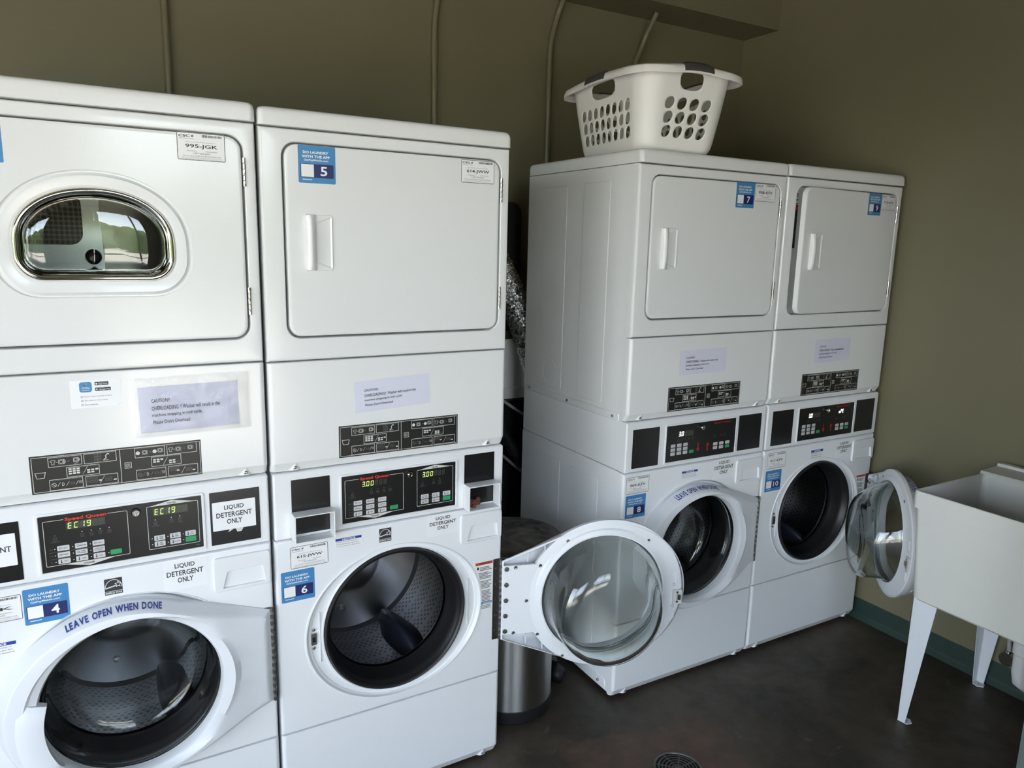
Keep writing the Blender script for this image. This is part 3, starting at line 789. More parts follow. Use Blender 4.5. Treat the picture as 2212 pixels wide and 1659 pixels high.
# washer door, drawn shut with its hinge axis at HX, HY
HX, HY = 0.676, -0.006
DC = (0.331, 0.5390); DR = 0.2420; DRX = 0.2690
def door_outline(R, hx, zt, zb): return hull([tuple(p) for p in circ(DC[0], DC[1], DRX, 120, R)] + [(hx, zt), (hx, zb), (hx - .004, zt + .002), (hx - .004, zb - .002)])
def washer_door(root, angle, full_text=True):
    A = ang_list(DC, 144, [(0.672, 0.672), (0.672, 0.409)])
    O = door_outline(DR, 0.672, 0.672, 0.409)
    S = lambda o: star(o, DC, A)
    def thick(p, y):
        """the door thins out towards its hinge"""
        t = min(1, max(0, (p[0] - 0.47) / 0.19)); t = t * t * (3 - 2 * t)
        return y * (1 - 0.62 * t)
    GC = (0.344, 0.541)
    m = MB()
    o0 = S(O)
    rows = [(S(inset(O, .004)), .004), (o0, .001), (o0, -.010), (S(inset(O, .004)), -.020), (S(inset(O, .013)), -.047), (S(inset(O, .019)), -.0555), (S(inset(O, .024)), -.0575)]
    L = [[(p[0], thick(p, y) if y < 0 else y, p[1]) for p in o] for o, y in rows]
    big = S(circ(.353, GC[1], .2360, 120, .2080))
    L.append([(p[0], thick(p, -.0585), p[1]) for p in big])
    L.append([(p[0], -.050, p[1]) for p in S(circ(.348, GC[1], .2240, 120, .2050))])
    for r, y in ((.2030, -.0465), (.1990, -.040), (.1975, -.024), (.1975, -.0136), (.2080, -.0132), (.2105, -.004)): L.append([(p[0], y, p[1]) for p in S(circ(GC[0], GC[1], r, 120))])
    m.loft(L, 'door_white')
    # inner liner: ring plus hinge plate, with open pockets above and below the plate
    I = hull([tuple(p) for p in circ(DC[0] + .002, DC[1] + .001, .2500, 120, .2370)])
    J = [tuple(p) for p in S(I)]
    plate = [(0.45, .428), (.668, .428), (.668, .654), (.45, .654)]
    for r0, y0 in ((0, 0),):
        ring = [([p for p in S(inset(I, -.012))], .0005), ([p for p in J], .004), (S(circ(GC[0] - .005, GC[1] - .003, .2320, 120, .2260)), .0045), (S(circ(GC[0], GC[1], .2190, 120)), .0095), (S(circ(GC[0], GC[1], .2120, 120)), .0105), (S(circ(GC[0], GC[1], .2060, 120)), .0135), (S(circ(GC[0], GC[1], .2015, 120)), .0125), (S(circ(GC[0], GC[1], .2005, 120)), .004)]
        m.xz(ring, 'door_white')
        m.xz([(S(inset(I, -.012)), .0005), (S(inset(I, -.012)), -.012)], 'door_white')
    m.box(.560, .670, -.006, .0036, .426, .657, 'door_white', .0015)
    for zz, sg in ((.664, 1), (.418, -1)):                            # stiffening ribs in the pockets
        m.box(.590, .592, -.010, .001, min(zz, zz + .03 * sg), max(zz, zz + .03 * sg), 'door_white'); m.box(.535, .537, -.014, .001, min(zz + .02 * sg, zz + .055 * sg), max(zz + .02 * sg, zz + .055 * sg), 'door_white')
    # handle: a raised bridge over the left of the ring
    hl = []
    for i in range(17):
        t = math.radians(158 + 52 * i / 16 + 4); c, s = math.cos(t), math.sin(t)
        e = min(1, min(i, 16 - i) / 1.5)
        lo, hi = .187, .250
        hl.append([(GC[0] + lo * c, -.034 - .014 * e, GC[1] - .02 + lo * s), (GC[0] + lo * c, -.050 - .012 * e, GC[1] - .02 + lo * s), (GC[0] + (lo + hi) / 2 * c, -.055 - .012 * e, GC[1] - .02 + (lo + hi) / 2 * s),
                   (GC[0] + (hi - .008) * c, -.046 - .012 * e, GC[1] - .02 + (hi - .008) * s), (GC[0] + hi * c, -.036 - .006 * e, GC[1] - .02 + hi * s), (GC[0] + (hi - .01) * c, -.028, GC[1] - .02 + (hi - .01) * s)])
    handle = MB().loft(hl, 'door_white', True, True)
    # words around the bevel
    t = 'LEAVE OPEN WHEN DONE'; adv = []; tot = 0
    for ch in t:
        if ch == ' ': adv.append(0.45); continue
        v, f, a, b, c, d = text_geo(ch, 2); adv.append((b - a) + 0.10)
    tot = sum(adv); a0, a1 = math.radians(119), math.radians(69); x = 0
    rm = DR - .0085; H = .0210
    letters = MB()
    for ch, w_ in zip(t, adv):
        if ch != ' ':
            v, f, a, b, c, d = text_geo(ch, 2)
            pts = []
            for p in v:
                th = a0 + (a1 - a0) * (x + (p[0] - a) + .05) / tot
                q = (p[1] / 0.70) * H                                # 0 .. H up the bevel
                yy = -.0455 + q * 1.04; re = math.dist(DC, star(O, DC, [th])[0]); rr = (re - .0125) + (q / .027) * .009 + .0013
                pts.append((DC[0] + rr * math.cos(th), yy, DC[1] + rr * math.sin(th)))
            letters.add(pts, f, 'text_blue')
        x += w_
    # glass bowl
    g = MB(); n = 72; out = [(.2015, -.0125, 0), (.2012, .006, 0), (.1960, .012, 0), (.1900, .030, .000), (.1840, .052, -.006), (.1770, .078, -.015), (.1690, .100, -.023), (.1590, .115, -.029), (.1430, .124, -.032), (.1200, .127, -.033), (.060, .1275, -.033), (.012, .1275, -.033)]
    th = .0055
    inn = [(r - (th if r > .12 else 0), y - (th * (.5 if y < .10 else 1.0)) if y > .02 else y, dz) for r, y, dz in out]
    ring = lambda r, y, dz: [(GC[0] + r * math.cos(2 * PI * i / n), y, GC[1] + dz + r * math.sin(2 * PI * i / n)) for i in range(n)]
    loops = [ring(*q) for q in reversed(inn)] + [ring(*q) for q in out]
    g.loft(loops, 'clear_glass', True, True)
    org = (HX, HY, 0.0)
    dr = m.build('washer_door', root, 32, origin=org)
    def sub(mb, name, sharp=35, label=None):
        o = mb.build(name, dr, sharp, label=label, origin=org); o.location = (0, 0, 0); return o
    sub(g, 'door_glass', 50)
    sub(handle, 'door_handle', 40)
    sub(letters, 'door_lettering', 0)
    if angle:
        for k in ((.0177, .6462), (.0177, .594), (.0172, .542), (.0165, .490), (.0160, .4375)):
            s = MB(); s.lathe([(.0075, .0036), (.0074, .006), (.0060, .0075), (.0030, .0078)], 'steel_dark', (HX - k[0], 0, k[1]), 'y', 16, True, True); sub(s, 'hinge_rivet')
        for a, b in ((.0459, .6500), (.1246, .6515), (.0831, .5362), (.1224, .4183), (.0431, .4300), (.2114, .7276), (.4786, .714), (.5760, .5551), (.5760, .4815), (.2069, .3354)):
            r = math.hypot(HX - a - GC[0], b - GC[1])
            yb = .0036 if a < .11 else (.0042 if r < .2405 else .0015)
            s = MB(); s.lathe([(.0058, yb), (.0057, yb + .002), (.0045, yb + .0032), (.0020, yb + .0022)], 'screw_steel', (HX - a, 0, b), 'y', 14, True, True); sub(s, 'screw')
        s = MB(); s.slab(rrect(HX - .604, .4896, HX - .573, .5384, .003, 2), .001, .010, 'pvc'); s.box(HX - .597, HX - .586, .010, .018, .506, .524, 'steel', .001)
        for zz in (.498, .530): s.lathe([(.004, .010), (.0035, .012), (.001, .012)], 'screw_steel', (HX - .588, 0, zz), 'y', 10, True, True)
        sub(s, 'door_strike', label='pale latch strike with a steel tongue')
        for zz in (.5792, .4549):
            s = MB(); o = rrect(HX - .584, zz - .020, HX - .571, zz + .020, .006, 4)
            s.xz([(o, .002), (inset(o, .001), .0055), (inset(o, .003), .0055), (inset(o, .0038), .003)], 'door_white', False, True)
            sub(s, 'stop_pad')
    dr.rotation_euler = (0, 0, math.radians(angle))
    return dr

def dwindow(x0, z0, x1, z1, off=0.0, n=26):
    """arched window outline: flat bottom with round corners, bowed top"""
    x0, z0, x1, z1 = x0 - off, z0 - off, x1 + off, z1 + off
    cx = (x0 + x1) / 2; zs = z0 + (z1 - z0) * .42; r = .050 + off * .8; out = []
    for i in range(8):
        a = -PI / 2 + PI / 2 * i / 7; out.append((x1 - r + r * math.cos(a), z0 + r + r * math.sin(a)))
    for i in range(n + 1):
        a = PI * i / n; c, s = math.cos(a), math.sin(a); e = 2 / 2.1
        out.append((cx + (x1 - cx) * (abs(c) ** e) * (1 if c >= 0 else -1), zs + (z1 - zs) * (abs(s) ** e)))
    for i in range(8):
        a = PI + PI / 2 * i / 7; out.append((x0 + r + r * math.cos(a), z0 + r + r * math.sin(a)))
    return out

def stacked_machine(loc, yaw, label, kind, disp, door_angle, dryer_num, dryer_id, washer_num, washer_id, group,
                    window=False, ajar=0.0, collars=False, slot_paper=False, energy=True, notice=None, dry_lab=None, wash_lab=None, paper=None, liq=True, app_card=False, side=False):
    root = empty('stacked_washer_dryer', loc, yaw)
    tag(root, label, 'washing machine', group)
    # ---- dryer case
    m = MB(); shell(m, 'enamel', 0.003, W - 0.003, 1.036, 1.8985, 0.028, 0.697)
    for sg, x in (((-1, .003),) if side else ()):
        emboss(m, 'enamel', x, sg, .418, 1.079, .584, 1.849); emboss(m, 'enamel', x, sg, .154, 1.079, .313, 1.851)
        o = circ(.5, 1.139, .050, 40)
        m.loft([[(x + sg * .0014, *p) for p in o], [(x + sg * .0024, *p) for p in circ(.5, 1.139, .0485, 40)], [(x + sg * .0014, *p) for p in circ(.5, 1.139, .046, 40)]], 'enamel')
        emboss(m, 'enamel', x, sg, .048, 1.0365, .694, 1.064, .008, .0030, .003)
    case = m.build('dryer_cabinet', root)
    for yy in ((.644, .363, .078) if side else ()):
        s = MB(); s.lathe([(.0055, .0), (.005, -.003), (.003, -.0045)], 'screw_steel', (-.002, yy, 1.0508), 'x', 12, True, True); s.build('screw', case)
    # lid
    m = MB(); L = []
    for z, ins, yf in ((1.8990, .003, -.004), (1.9005, .0, -.007), (1.9250, .0, -.006), (1.9340, .0012, -.004), (1.9395, .004, .0), (1.9425, .009, .006), (1.9432, .016, .014)):
        a, b, c, e = -.001 + ins, W + .001 - ins, yf, .699 - ins
        L.append([(p[0], p[1], z) for p in rrect(a, c, b, e, .014, 5)])
    m.loft(L, 'enamel', True, True); m.build('dryer_lid', root)
    # front with the door recess
    R0 = rrect(.0490, 1.3875, .6575, 1.8690, .038, 8); c = (.3535, 1.629)
    corner = [(0, 1.3325), (W, 1.3325), (W, 1.8975), (0, 1.8975)]
    A = ang_list(c, 120, corner, R0)
    rect = lambda i: star([(i, 1.3325 + i), (W - i, 1.3325 + i), (W - i, 1.8975 - i), (i, 1.8975 - i)], c, A)
    S = lambda o: star(o, c, A)
    m = MB()
    hole = S(circ(.345, 1.630, .19, 80)) if not window else S(dwindow(.19, 1.537, .491, 1.7277, .03))
    m.xz([(rect(0), .032), (rect(0), .012), (rect(.0015), .006), (rect(.004), .002), (rect(.009), 0), (S(R0), 0), (S(inset(R0, .0015)), .001), (S(inset(R0, .003)), .004), (S(inset(R0, .0035)), .032), (S(inset(R0, .03)), .032), (hole, .032), (hole, .06)], 'enamel')
    front = m.build('dryer_front', root)
    m = MB()
    if window:
        m.lathe([(.27, .062), (.27, .42)], 'dryer_steel', (.345, 0, 1.630), 'y', 64); m.lathe([(.27, .42), (.001, .42)], 'dryer_steel', (.345, 0, 1.630), 'y', 64)
        dm = m.build('dryer_drum', root, label='bright steel drum inside')
        g = MB(); g.slab(rrect(.135, 1.605, .318, 1.80, .03, 5), .405, .417, 'dryer_grille', .002); g.build('air_grille', dm, label='dark perforated grille')
        g = MB(); g.slab([(.10, 1.40), (.368, 1.40), (.355, 1.86), (.10, 1.86)], .4172, .4195, 'steel', .001); g.build('back_plate', dm)
        g = MB(); g.lathe([(.020, .417), (.019, .405), (.012, .398), (.004, .400)], 'hub_black', (.338, 0, 1.575), 'y', 20, True, True); g.build('drum_bolt', dm, label='round black bolt head')
    else:
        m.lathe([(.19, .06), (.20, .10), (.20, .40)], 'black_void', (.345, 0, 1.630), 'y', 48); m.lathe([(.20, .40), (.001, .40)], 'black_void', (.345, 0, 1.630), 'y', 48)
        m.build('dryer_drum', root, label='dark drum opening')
    if ajar:
        d = Decal(.0318); d.plate(rrect(.060, 1.640, .100, 1.850, .001, 1), 'black_label'); d.rect(.060, 1.800, .100, 1.850, 'sticker_white', 1); d.rect(.060, 1.780, .100, 1.800, 'warn_red', 1)
        for i in range(9): d.rect(.063, 1.842 - i * .005, .097, 1.8395 - i * .005, 'ink', 2) if i not in (3, 6) else None
        for i in range(18): d.rect(.063, 1.772 - i * .0068, .097, 1.7705 - i * .0068, 'yellow_print' if i == 7 else 'line_grey', 1)
        d.build('warning_label', front, 0, label='black and red warning label inside the doorway')
    # door leaf, hinge axis at the right
    hx, hy = .6535, .004
    DO = rrect(.0575, 1.3950, .6495, 1.8625, .031, 8); AL = ang_list(c, 120, DO); T = lambda o: star(o, c, AL)
    m = MB(); yF, yBk = -.0015, .018
    if not window:
        m.xz([(T(inset(DO, .01)), yBk), (T(DO), yBk), (T(DO), yF + .005), (T(inset(DO, .0012)), yF + .0018), (T(inset(DO, .004)), yF + .0004), (T(inset(DO, .008)), yF)], 'enamel', True, True)
    else:
        win = lambda off: T(dwindow(.19, 1.537, .491, 1.7277, off))
        m.xz([(win(-.006), yBk), (T(inset(DO, .01)), yBk), (T(DO), yBk), (T(DO), yF + .005), (T(inset(DO, .0012)), yF + .0018), (T(inset(DO, .004)), yF + .0004), (T(inset(DO, .008)), yF),
              (win(.041), yF), (win(.0385), yF + .0045), (win(.036), yF + .0045), (win(.029), yF - .0020), (win(.010), yF - .0005), (win(.004), yF + .004), (win(.0), yF + .012), (win(-.006), yBk)], 'enamel')
    org = (hx, hy, 0.0)
    leaf = m.build('dryer_door', root, origin=org)
    def hang(o): 
        o.parent = leaf; o.location = (-hx, -hy, 0.0); return o
    for zc in (1.784, 1.4825):
        g = MB()
        for i in range(5): g.lathe([(.0036, -.0063), (.0040, -.0055), (.0040, .0055), (.0036, .0063)], 'steel' if i % 2 else 'chrome', (hx + .0015, -.0015, zc + (i - 2) * .0132), 'z', 12, True, True)
        g.build('door_hinge', root, label='small steel barrel hinge')
    if not window:
        g = MB(); BO = rrect(.1020, 1.5600, .1705, 1.6970, .006, 4); PO = [(.1690, 1.5665), (.1690, 1.6905), (.1660, 1.6920), (.1345, 1.6790), (.1300, 1.6740), (.1295, 1.5830), (.1340, 1.5775), (.1660, 1.5650)]
        pc = (.150, 1.6285); AP = ang_list(pc, 72, BO, PO); U = lambda o: star(o, pc, AP)
        def yof(p, base):                                             # bulges into a grip ridge on the left
            w = math.sin(PI * max(0, min(1, (p[0] - .1015) / .0265)) * .85 + .35) if p[0] < .128 else 0
            bow = 1 - .35 * abs((p[1] - 1.6285) / .0685) ** 2
            return base - .015 * max(0, w) * bow
        rows = [(U(BO), None, 0), (U(inset(BO, .0005)), -.0035, 0), (U(inset(BO, .002)), -.0055, 0)]
        L = [[(p[0], yF, p[1]) for p in rows[0][0]]]
        def mixo(a, b, t): return [(p[0] * (1 - t) + q[0] * t, p[1] * (1 - t) + q[1] * t) for p, q in zip(a, b)]
        a_, b_ = U(inset(BO, .001)), U(PO)
        for t in (0, .12, .25, .4, .55, .7, .85, .95): L.append([(p[0], yof(p, -.0050), p[1]) for p in mixo(a_, b_, t)])
        L.append([(p[0], yof(p, -.004), p[1]) for p in U(inset(PO, .0012))])
        def pocket(p): t = max(0, min(1, (p[0] - .130) / .038)); return .012 - .0145 * t
        for k in (.004, .010, .018): L.append([(p[0], min(pocket(p), yBk - .003), p[1]) for p in U(inset(PO, k))])
        g.loft(L, 'enamel', False, True)
        hang(g.build('door_handle', leaf, 40))
    else:
        g = MB(); win2 = lambda off, y: [(p[0], y, p[1]) for p in win(off)]
        g.loft([win2(.005, .004), win2(.004, -.003), win2(.001, -.0065), win2(-.003, -.0070), win2(-.007, -.0045), win2(-.010, .001), win2(-.014, .003), win2(-.017, .006), win2(-.018, .012)], 'chrome')
        hang(g.build('window_bezel', leaf, 60, label='polished chrome window rim'))
        g = MB(); wc = (.3405, 1.632)
        def dome(t, y): return [(wc[0] + (p[0] - wc[0]) * t, y, wc[1] + (p[1] - wc[1]) * t) for p in win(-.0165)]
        prof = [(1.0, .004), (.97, -.001), (.93, -.0045), (.85, -.0075), (.72, -.0098), (.55, -.0115), (.35, -.0124), (.12, -.0128)]
        g.loft([dome(t, y + .005) for t, y in reversed(prof)] + [dome(t, y) for t, y in prof], 'clear_glass', True, True)
        hang(g.build('window_glass', leaf, 60))
    if dry_lab:
        b = dry_lab['blue']
        hang(blue_sticker(dryer_num, *b, yF, leaf)); hang(service_label(dryer_id, *dry_lab['csc'], yF, leaf))
    leaf.rotation_euler = (0, 0, math.radians(ajar))
    # ---- lower dryer panel
    m = MB(); face_panel(m, 'enamel', [(1.0425, .016, .002), (1.0445, .0145, 0), (1.0660, .0015, 0), (1.0690, 0, 0), (1.3270, 0, 0), (1.3295, .0006, .0005), (1.3312, .003, .003)])
    low = m.build('lower_panel', root)
    for x in (.0615, .6285): s = MB(); screw(s, x, 1.0432, 1.0660, 'enamel'); s.build('screw', low, 20)
    instruction_label(0, low)
    if paper: caution_paper(*paper['box'], 0, low, paper['deg'], paper.get('spaced', False), paper.get('film'))
    if app_card:
        d = Decal(0); x0, z0, x1, z1 = .2652, 1.2506, .3640, 1.3140
        d.plate(rrect(x0, z0, x1, z1, .002, 3), 'plate_white')
        d.rect(.2835, 1.2862, .3080, 1.3095, 'blue_print', 1, .005)
        d.poly([(.2920, 1.3050), (.2955, 1.2990), (.2975, 1.3010)], 'navy_print', 2); d.poly([(.2955, 1.2990), (.3000, 1.3030), (.2990, 1.3062), (.2935, 1.3068)], 'teal_print', 2)
        d.text('CSCPay', .2880, .3038, 1.2935, 1.2975, 'sticker_white', 2, 1); d.text('Mobile', .2885, .3035, 1.2895, 1.2925, 'sticker_white', 2)
        d.rect(.3140, 1.3006, .3411, 1.3085, 'ink', 1, .001); d.disc(.3175, 1.3043, .0020, 'sticker_white', 2, 10); d.text('Download on the', .3210, .3385, 1.3064, 1.3074, 'sticker_white', 2); d.text('App Store', .3210, .3390, 1.3018, 1.3052, 'sticker_white', 2, 1)
        d.rect(.3141, 1.2880, .3451, 1.2955, 'ink', 1, .001); d.poly([(.3160, 1.2896), (.3205, 1.2918), (.3160, 1.2940)], 'line_white', 2); d.text('GET IT ON', .3225, .3315, 1.2938, 1.2948, 'sticker_white', 2); d.text('Google Play', .3222, .3435, 1.2890, 1.2926, 'sticker_white', 2, 1)
        for i, (t, b) in enumerate((('Know when laundry is done.', .3470), ('No need to carry cards.', .3380), ('Earn rewards.', .3182))):
            z = 1.2759 - .0091 * i; d.ring(.2872, z, .0022, .0007, 'ink', 1, 12); d.text(t, .2922, b, z - .0016, z + .0018, 'ink', 1)
        d.rect(.3585, 1.2535, .3620, 1.2542, 'ink_grey', 1)
        d.build('app_card', low, 0, label='white card with a blue app icon and two black store badges')
    # ---- control section
    m = MB(); shell(m, 'fascia_white', .004, W - .004, .8600, 1.0400, .028, .697)
    for x, s in ((.004, -1), (W - .004, 1)): m.box(min(x, x + s * .0012), max(x, x + s * .0012), .030, .107, .862, 1.038, 'fascia_white', .0005)
    face_panel(m, 'fascia_white', [(.8602, .004, .002), (.8620, .001, .0005), (.8640, 0, 0), (1.0360, 0, 0), (1.0380, .001, .0005), (1.0405, .004, .002)], .002, W - .002, .03, .006)
    o_, i_ = rrect(.1740, .8700, .5275, 1.0175, .006, 4), rrect(.1812, .8776, .5203, 1.0108, .002, 4)
    m.xz([(o_, .0005), (inset(o_, .0006), -.0022), (inset(o_, .0018), -.0030), (inset(i_, -.0012), -.0030), (i_, -.0015), (i_, .0005)], 'fascia_white')
    fas = m.build('control_fascia', root)
    control_panel(kind, disp, 0, fas)
    kx, kz = ((.3760, .9918), (.3457, .9921))[kind - 1]
    g = MB(); g.lathe([(.0100, .0), (.0098, -.003), (.0085, -.005)], 'black_gloss', (kx, -.001, kz), 'y', 24, True, True)
    g.lathe([(.0084, -.004), (.0082, -.010), (.0070, -.0115), (.0050, -.0115), (.0046, -.0095), (.0030, -.0095), (.0026, -.0115), (.0006, -.0115)], 'chrome', (kx, -.001, kz), 'y', 24, True, True)
    g.build('key_lock', fas, label='round chrome key lock')
    if kind == 1 and collars: slots = ((.0470, .8700, .1490, 1.0207), (.5495, .8700, .6490, 1.0250))
    elif kind == 1: slots = ((.0290, .8720, .1455, 1.0090), (.5385, .8745, .6575, 1.0125))
    else: slots = ((.0300, .8745, .1480, 1.0142), (.5360, .8790, .6555, 1.0165))
    for i, sl in enumerate(slots):
        g = MB(); g.slab(rrect(*sl, .0015, 2), -.0014, .002, 'black_gloss', .0006)
        o = g.build('cover_plate', fas, label='black coin-slot cover plate')
        if slot_paper:
            d = Decal(-.0014); a, b = sl[0], sl[1]
            px0, pz0 = a + .0050, b + .0370; px1, pz1 = px0 + .1030, pz0 + .0745
            d.plate(rrect(px0, pz0, px1, pz1, .0015, 2), 'plate_white'); liquid_text(d, px0 + .009, pz0 + .015, px1 - .009, pz1 - .010)
            if i == 1:
                d.poly([(sl[0] + .040, sl[1] + .030), (sl[0] + .052, sl[1] + .036), (sl[0] + .050, sl[1] + .038), (sl[0] + .044, sl[1] + .037)], 'line_white', 1)
                d.poly([(sl[0] + .062, sl[1] + .028), (sl[0] + .072, sl[1] + .028), (sl[0] + .077, sl[1] + .037), (sl[0] + .058, sl[1] + .037)], 'line_white', 1)
            d.build('detergent_sign', o, 0, label='white paper sign with black capitals')
        if collars:
            a0, a1 = sl[0] - .003, sl[2] + .001; b0, b1 = ((.8590, .9335), (.8625, .9385))[i]
            oo, ii = rrect(a0, b0, a1, b1, .002, 2), rrect(a0 + .0035, b0 + .0035, a1 - .0035, b1 - .0035, .001, 2)
            g = MB(); g.xz([(ii, -.003), (inset(ii, -.0005), -.041), (inset(oo, .0008), -.0418), (oo, -.041), (oo, -.0008)], 'fascia_white')
            g.xz([(oo, -.0008), (ii, -.003)], 'fascia_white')
            cl = g.build('coin_collar', fas, label='white open box frame below the black plate')
            if i == 1:
                g = MB()
                for q in range(26):
                    rr = random.uniform(.004, .008)
                    g.lathe([(rr * math.sin(PI * j / 4) + .0003, -rr * math.cos(PI * j / 4)) for j in range(5)], 'lint', (a0 + random.uniform(.012, .05), -.010 + random.uniform(-.006, .004), b0 + .006 + abs(random.gauss(.008, .007))), n=7, cap0=True, cap1=True)
                g.build('lint_clump', cl, 80, label='reddish brown fluff inside the box')
    # ---- washer case
    m = MB(); shell(m, 'washer_white', .003, W - .003, .004, .8590, .032, .699)
    for sg, x in (((-1, .003),) if side else ()):
        emboss(m, 'washer_white', x, sg, .405, .10, .585, .800); emboss(m, 'washer_white', x, sg, .150, .10, .335, .800); emboss(m, 'washer_white', x, sg, .050, .010, .690, .050, .01, .003, .003)
    wc = m.build('washer_cabinet', root)
    for yy in ((.64, .363, .088) if side else ()):
        s = MB(); s.lathe([(.0055, .0), (.005, -.003), (.003, -.0045)], 'screw_steel', (-.002, yy, .030), 'x', 12, True, True); s.build('screw', wc)
    for fx, fy in ((.05, .06), (W - .05, .06), (.05, .64), (W - .05, .64)):
        s = MB(); zb = FZ - loc[2]; s.lathe([(.020, zb), (.020, zb + .006), (.007, zb + .008), (.007, .006)], 'rubber', (fx, fy, 0), 'z', 16, True, True); s.build('levelling_foot', root)
    # washer front with port
    c = (.3415, .556); corner = [(0, .2915), (W, .2915), (W, .8580), (0, .8580)]
    A = ang_list(c, 144, corner); m = MB()
    rect = lambda i: star([(i, .2915 + i * .6), (W - i, .2915 + i * .6), (W - i, .8580 - i * .6), (i, .8580 - i * .6)], c, A)
    C = lambda r: star(circ(c[0], c[1] - .001, .218 + (r - .218) * 1.62, 120, .218 + (r - .218) * .50), c, A) if r > .218 else star(circ(c[0], c[1], r, 120), c, A)
    m.xz([(rect(0), .034), (rect(0), .012), (rect(.0015), .006), (rect(.005), .0015), (rect(.010), 0), (C(.2515), 0), (C(.2508), -.0024), (C(.2485), -.0028), (C(.2468), -.0010), (C(.2440), .0050), (C(.2400), .0068), (C(.2388), .0098), (C(.2240), .0092), (C(.2200), .0055), (C(.2180), .0060), (C(.2160), .012), (C(.2160), .030)], 'washer_white')
    for sgn in (-1, 1):                                               # straight pressings beside the port
        x = c[0] + sgn * .2275
        m.box(x - .0015, x + .0015, .0055, .0095, c[1] - .075, c[1] + .075, 'washer_white', .0008)
    wf = m.build('washer_front', root)
    # gasket
    m = MB(); m.lathe([(.2160, .012), (.2165, .004), (.2130, -.0025), (.2070, -.0010), (.2040, .006), (.2010, .014), (.1970, .018), (.1940, .030), (.1930, .055), (.1880, .068), (.1870, .080), (.1920, .090), (.2200, .096)], 'rubber', (c[0], 0, c[1]), 'y', 96)
    m.build('door_gasket', root, 60)
    # drum
    m = MB(); m.lathe([(.1840, .0885), (.1900, .100), (.2380, .108), (.2480, .125), (.2480, .430)], 'drum_steel', (c[0], 0, c[1]), 'y', 96)
    m.lathe([(.2480, .430), (.2400, .446), (.1200, .455), (.0950, .440), (.0500, .436), (.0200, .436), (.0010, .436)], 'back_steel', (c[0], 0, c[1]), 'y', 96)
    def uvd(p):
        a = (math.atan2(p.z - c[1], p.x - c[0]) / (2 * PI)) % 1.0
        return (a, (p.y - .10) / .34)
    drum = m.build('wash_drum', root, 40, uv=uvd, label='steel drum with rows of round holes')
    for j in range(3):
        a0 = math.radians(-62 + 120 * j); L = []
        for i in range(13):
            t = i / 12; yv = .120 + t * .305; hgt = .088 * math.sin(PI * min(1, t * .92 + .04)) ** .6; wv = .050 * math.sin(PI * min(1, t * .9 + .06)) ** .5
            lp = []
            for k in range(9):
                q = -1 + 2 * k / 8; rr = .2475 - hgt * (1 - q * q) ** .8; aa = a0 + q * wv / .2475 + .018 * math.sin(t * 6.5)
                lp.append((c[0] + rr * math.cos(aa), yv, c[1] + rr * math.sin(aa)))
            L.append(lp)
        s = MB().loft(L, 'lifter', True, True); s.build('drum_lifter', drum, 50, label='dark plastic lifting vane')
    for j in range(3):                                                # back-plate pressings and bolts
        a0 = math.radians(20 + 120 * j); s = MB()
        px, pz = c[0] + .17 * math.cos(a0), c[1] + .17 * math.sin(a0)
        s.lathe([(.011, .452), (.010, .4475), (.006, .447), (.005, .449), (.001, .449)], 'steel', (px, 0, pz), 'y', 16, True, True)
        s.build('drum_bolt', drum)
    washer_door(root, door_angle)
    # door hinge
    g = MB()
    for i in range(27):
        zz = .4085 + i * .0100
        g.lathe([(.0042, 0), (.0050, .0008), (.0050, .0088), (.0042, .0096)], 'steel' if i % 2 else 'steel_dark', (HX, HY, zz), 'z', 10, True, True)
    g.box(.6525, .6745, -.0022, .0, .4085, .6785, 'steel_dark', .0006)
    if door_angle:
        for zz in (.646, .595, .543, .490, .438): g.lathe([(.0055, -.0022), (.0050, -.0042), (.0030, -.0046)], 'steel_dark', (.6640, 0, zz), 'y', 12, True, True)
    g.build('washer_door_hinge', root, 35, label='long dark steel piano hinge')
    if door_angle:
        d = Decal(0)
        cv = [(c[0] + .2655 * math.cos(math.radians(t)), c[1] + .2655 * math.sin(math.radians(t))) for t in (-8, 0, 8, 16, 22, 26.5)]
        outl = [(.6510, .5190)] + [(.6510, .6775)] + [(x, z) for x, z in reversed(cv)]
        outl[-1] = (cv[0][0], .5190); outl[2] = (cv[-1][0], .6775)
        d.plate(outl[::-1], 'sticker_white')
        d.poly([(.6505, .6680), (.6505, .6770), (.5900, .6770), (.5925, .6680)], 'warn_red', 1); d.text('WARNING', .603, .640, .6695, .6755, 'ink', 2, 1)
        d.poly([(.5965, .6540), (.6030, .6540), (.6035, .6590), (.5995, .6650), (.5960, .6590)], 'ink', 1)
        for i in range(27):
            z = .6610 - i * .0046
            if i in (3, 9, 16): continue
            ax = c[0] + math.sqrt(max(0, .2700 ** 2 - (z - c[1]) ** 2)) + .004
            if i < 4: ax = max(ax, .606)
            d.rect(ax, z - .0026, ax + (.6480 - ax) * random.uniform(.6, 1), z, 'ink_grey', 1)
        d.rect(.6125, .5370, .6500, .5440, 'blue_print', 1); d.text('NOTICE', .618, .645, .5382, .5428, 'sticker_white', 2, 1)
        for i in range(3): d.rect(.6130, .5310 - i * .0046, .6460, .5334 - i * .0046, 'ink_grey', 1)
        d.build('warning_label', wf, 0, label='tall curved warning label with a red heading')
        g = MB(); g.slab(rrect(.0885, .5380, .1035, .5730, .003, 3), .003, .009, 'steel', .001); g.box(.0920, .1000, .0020, .0035, .5480, .5620, 'black_void')
        for zz in (.5820, .5280): g.lathe([(.0042, .008), (.0040, .005), (.0020, .004)], 'screw_steel', (.0960, 0, zz), 'y', 12, True, True)
        g.build('door_lock_plate', wf, label='small steel lock plate')
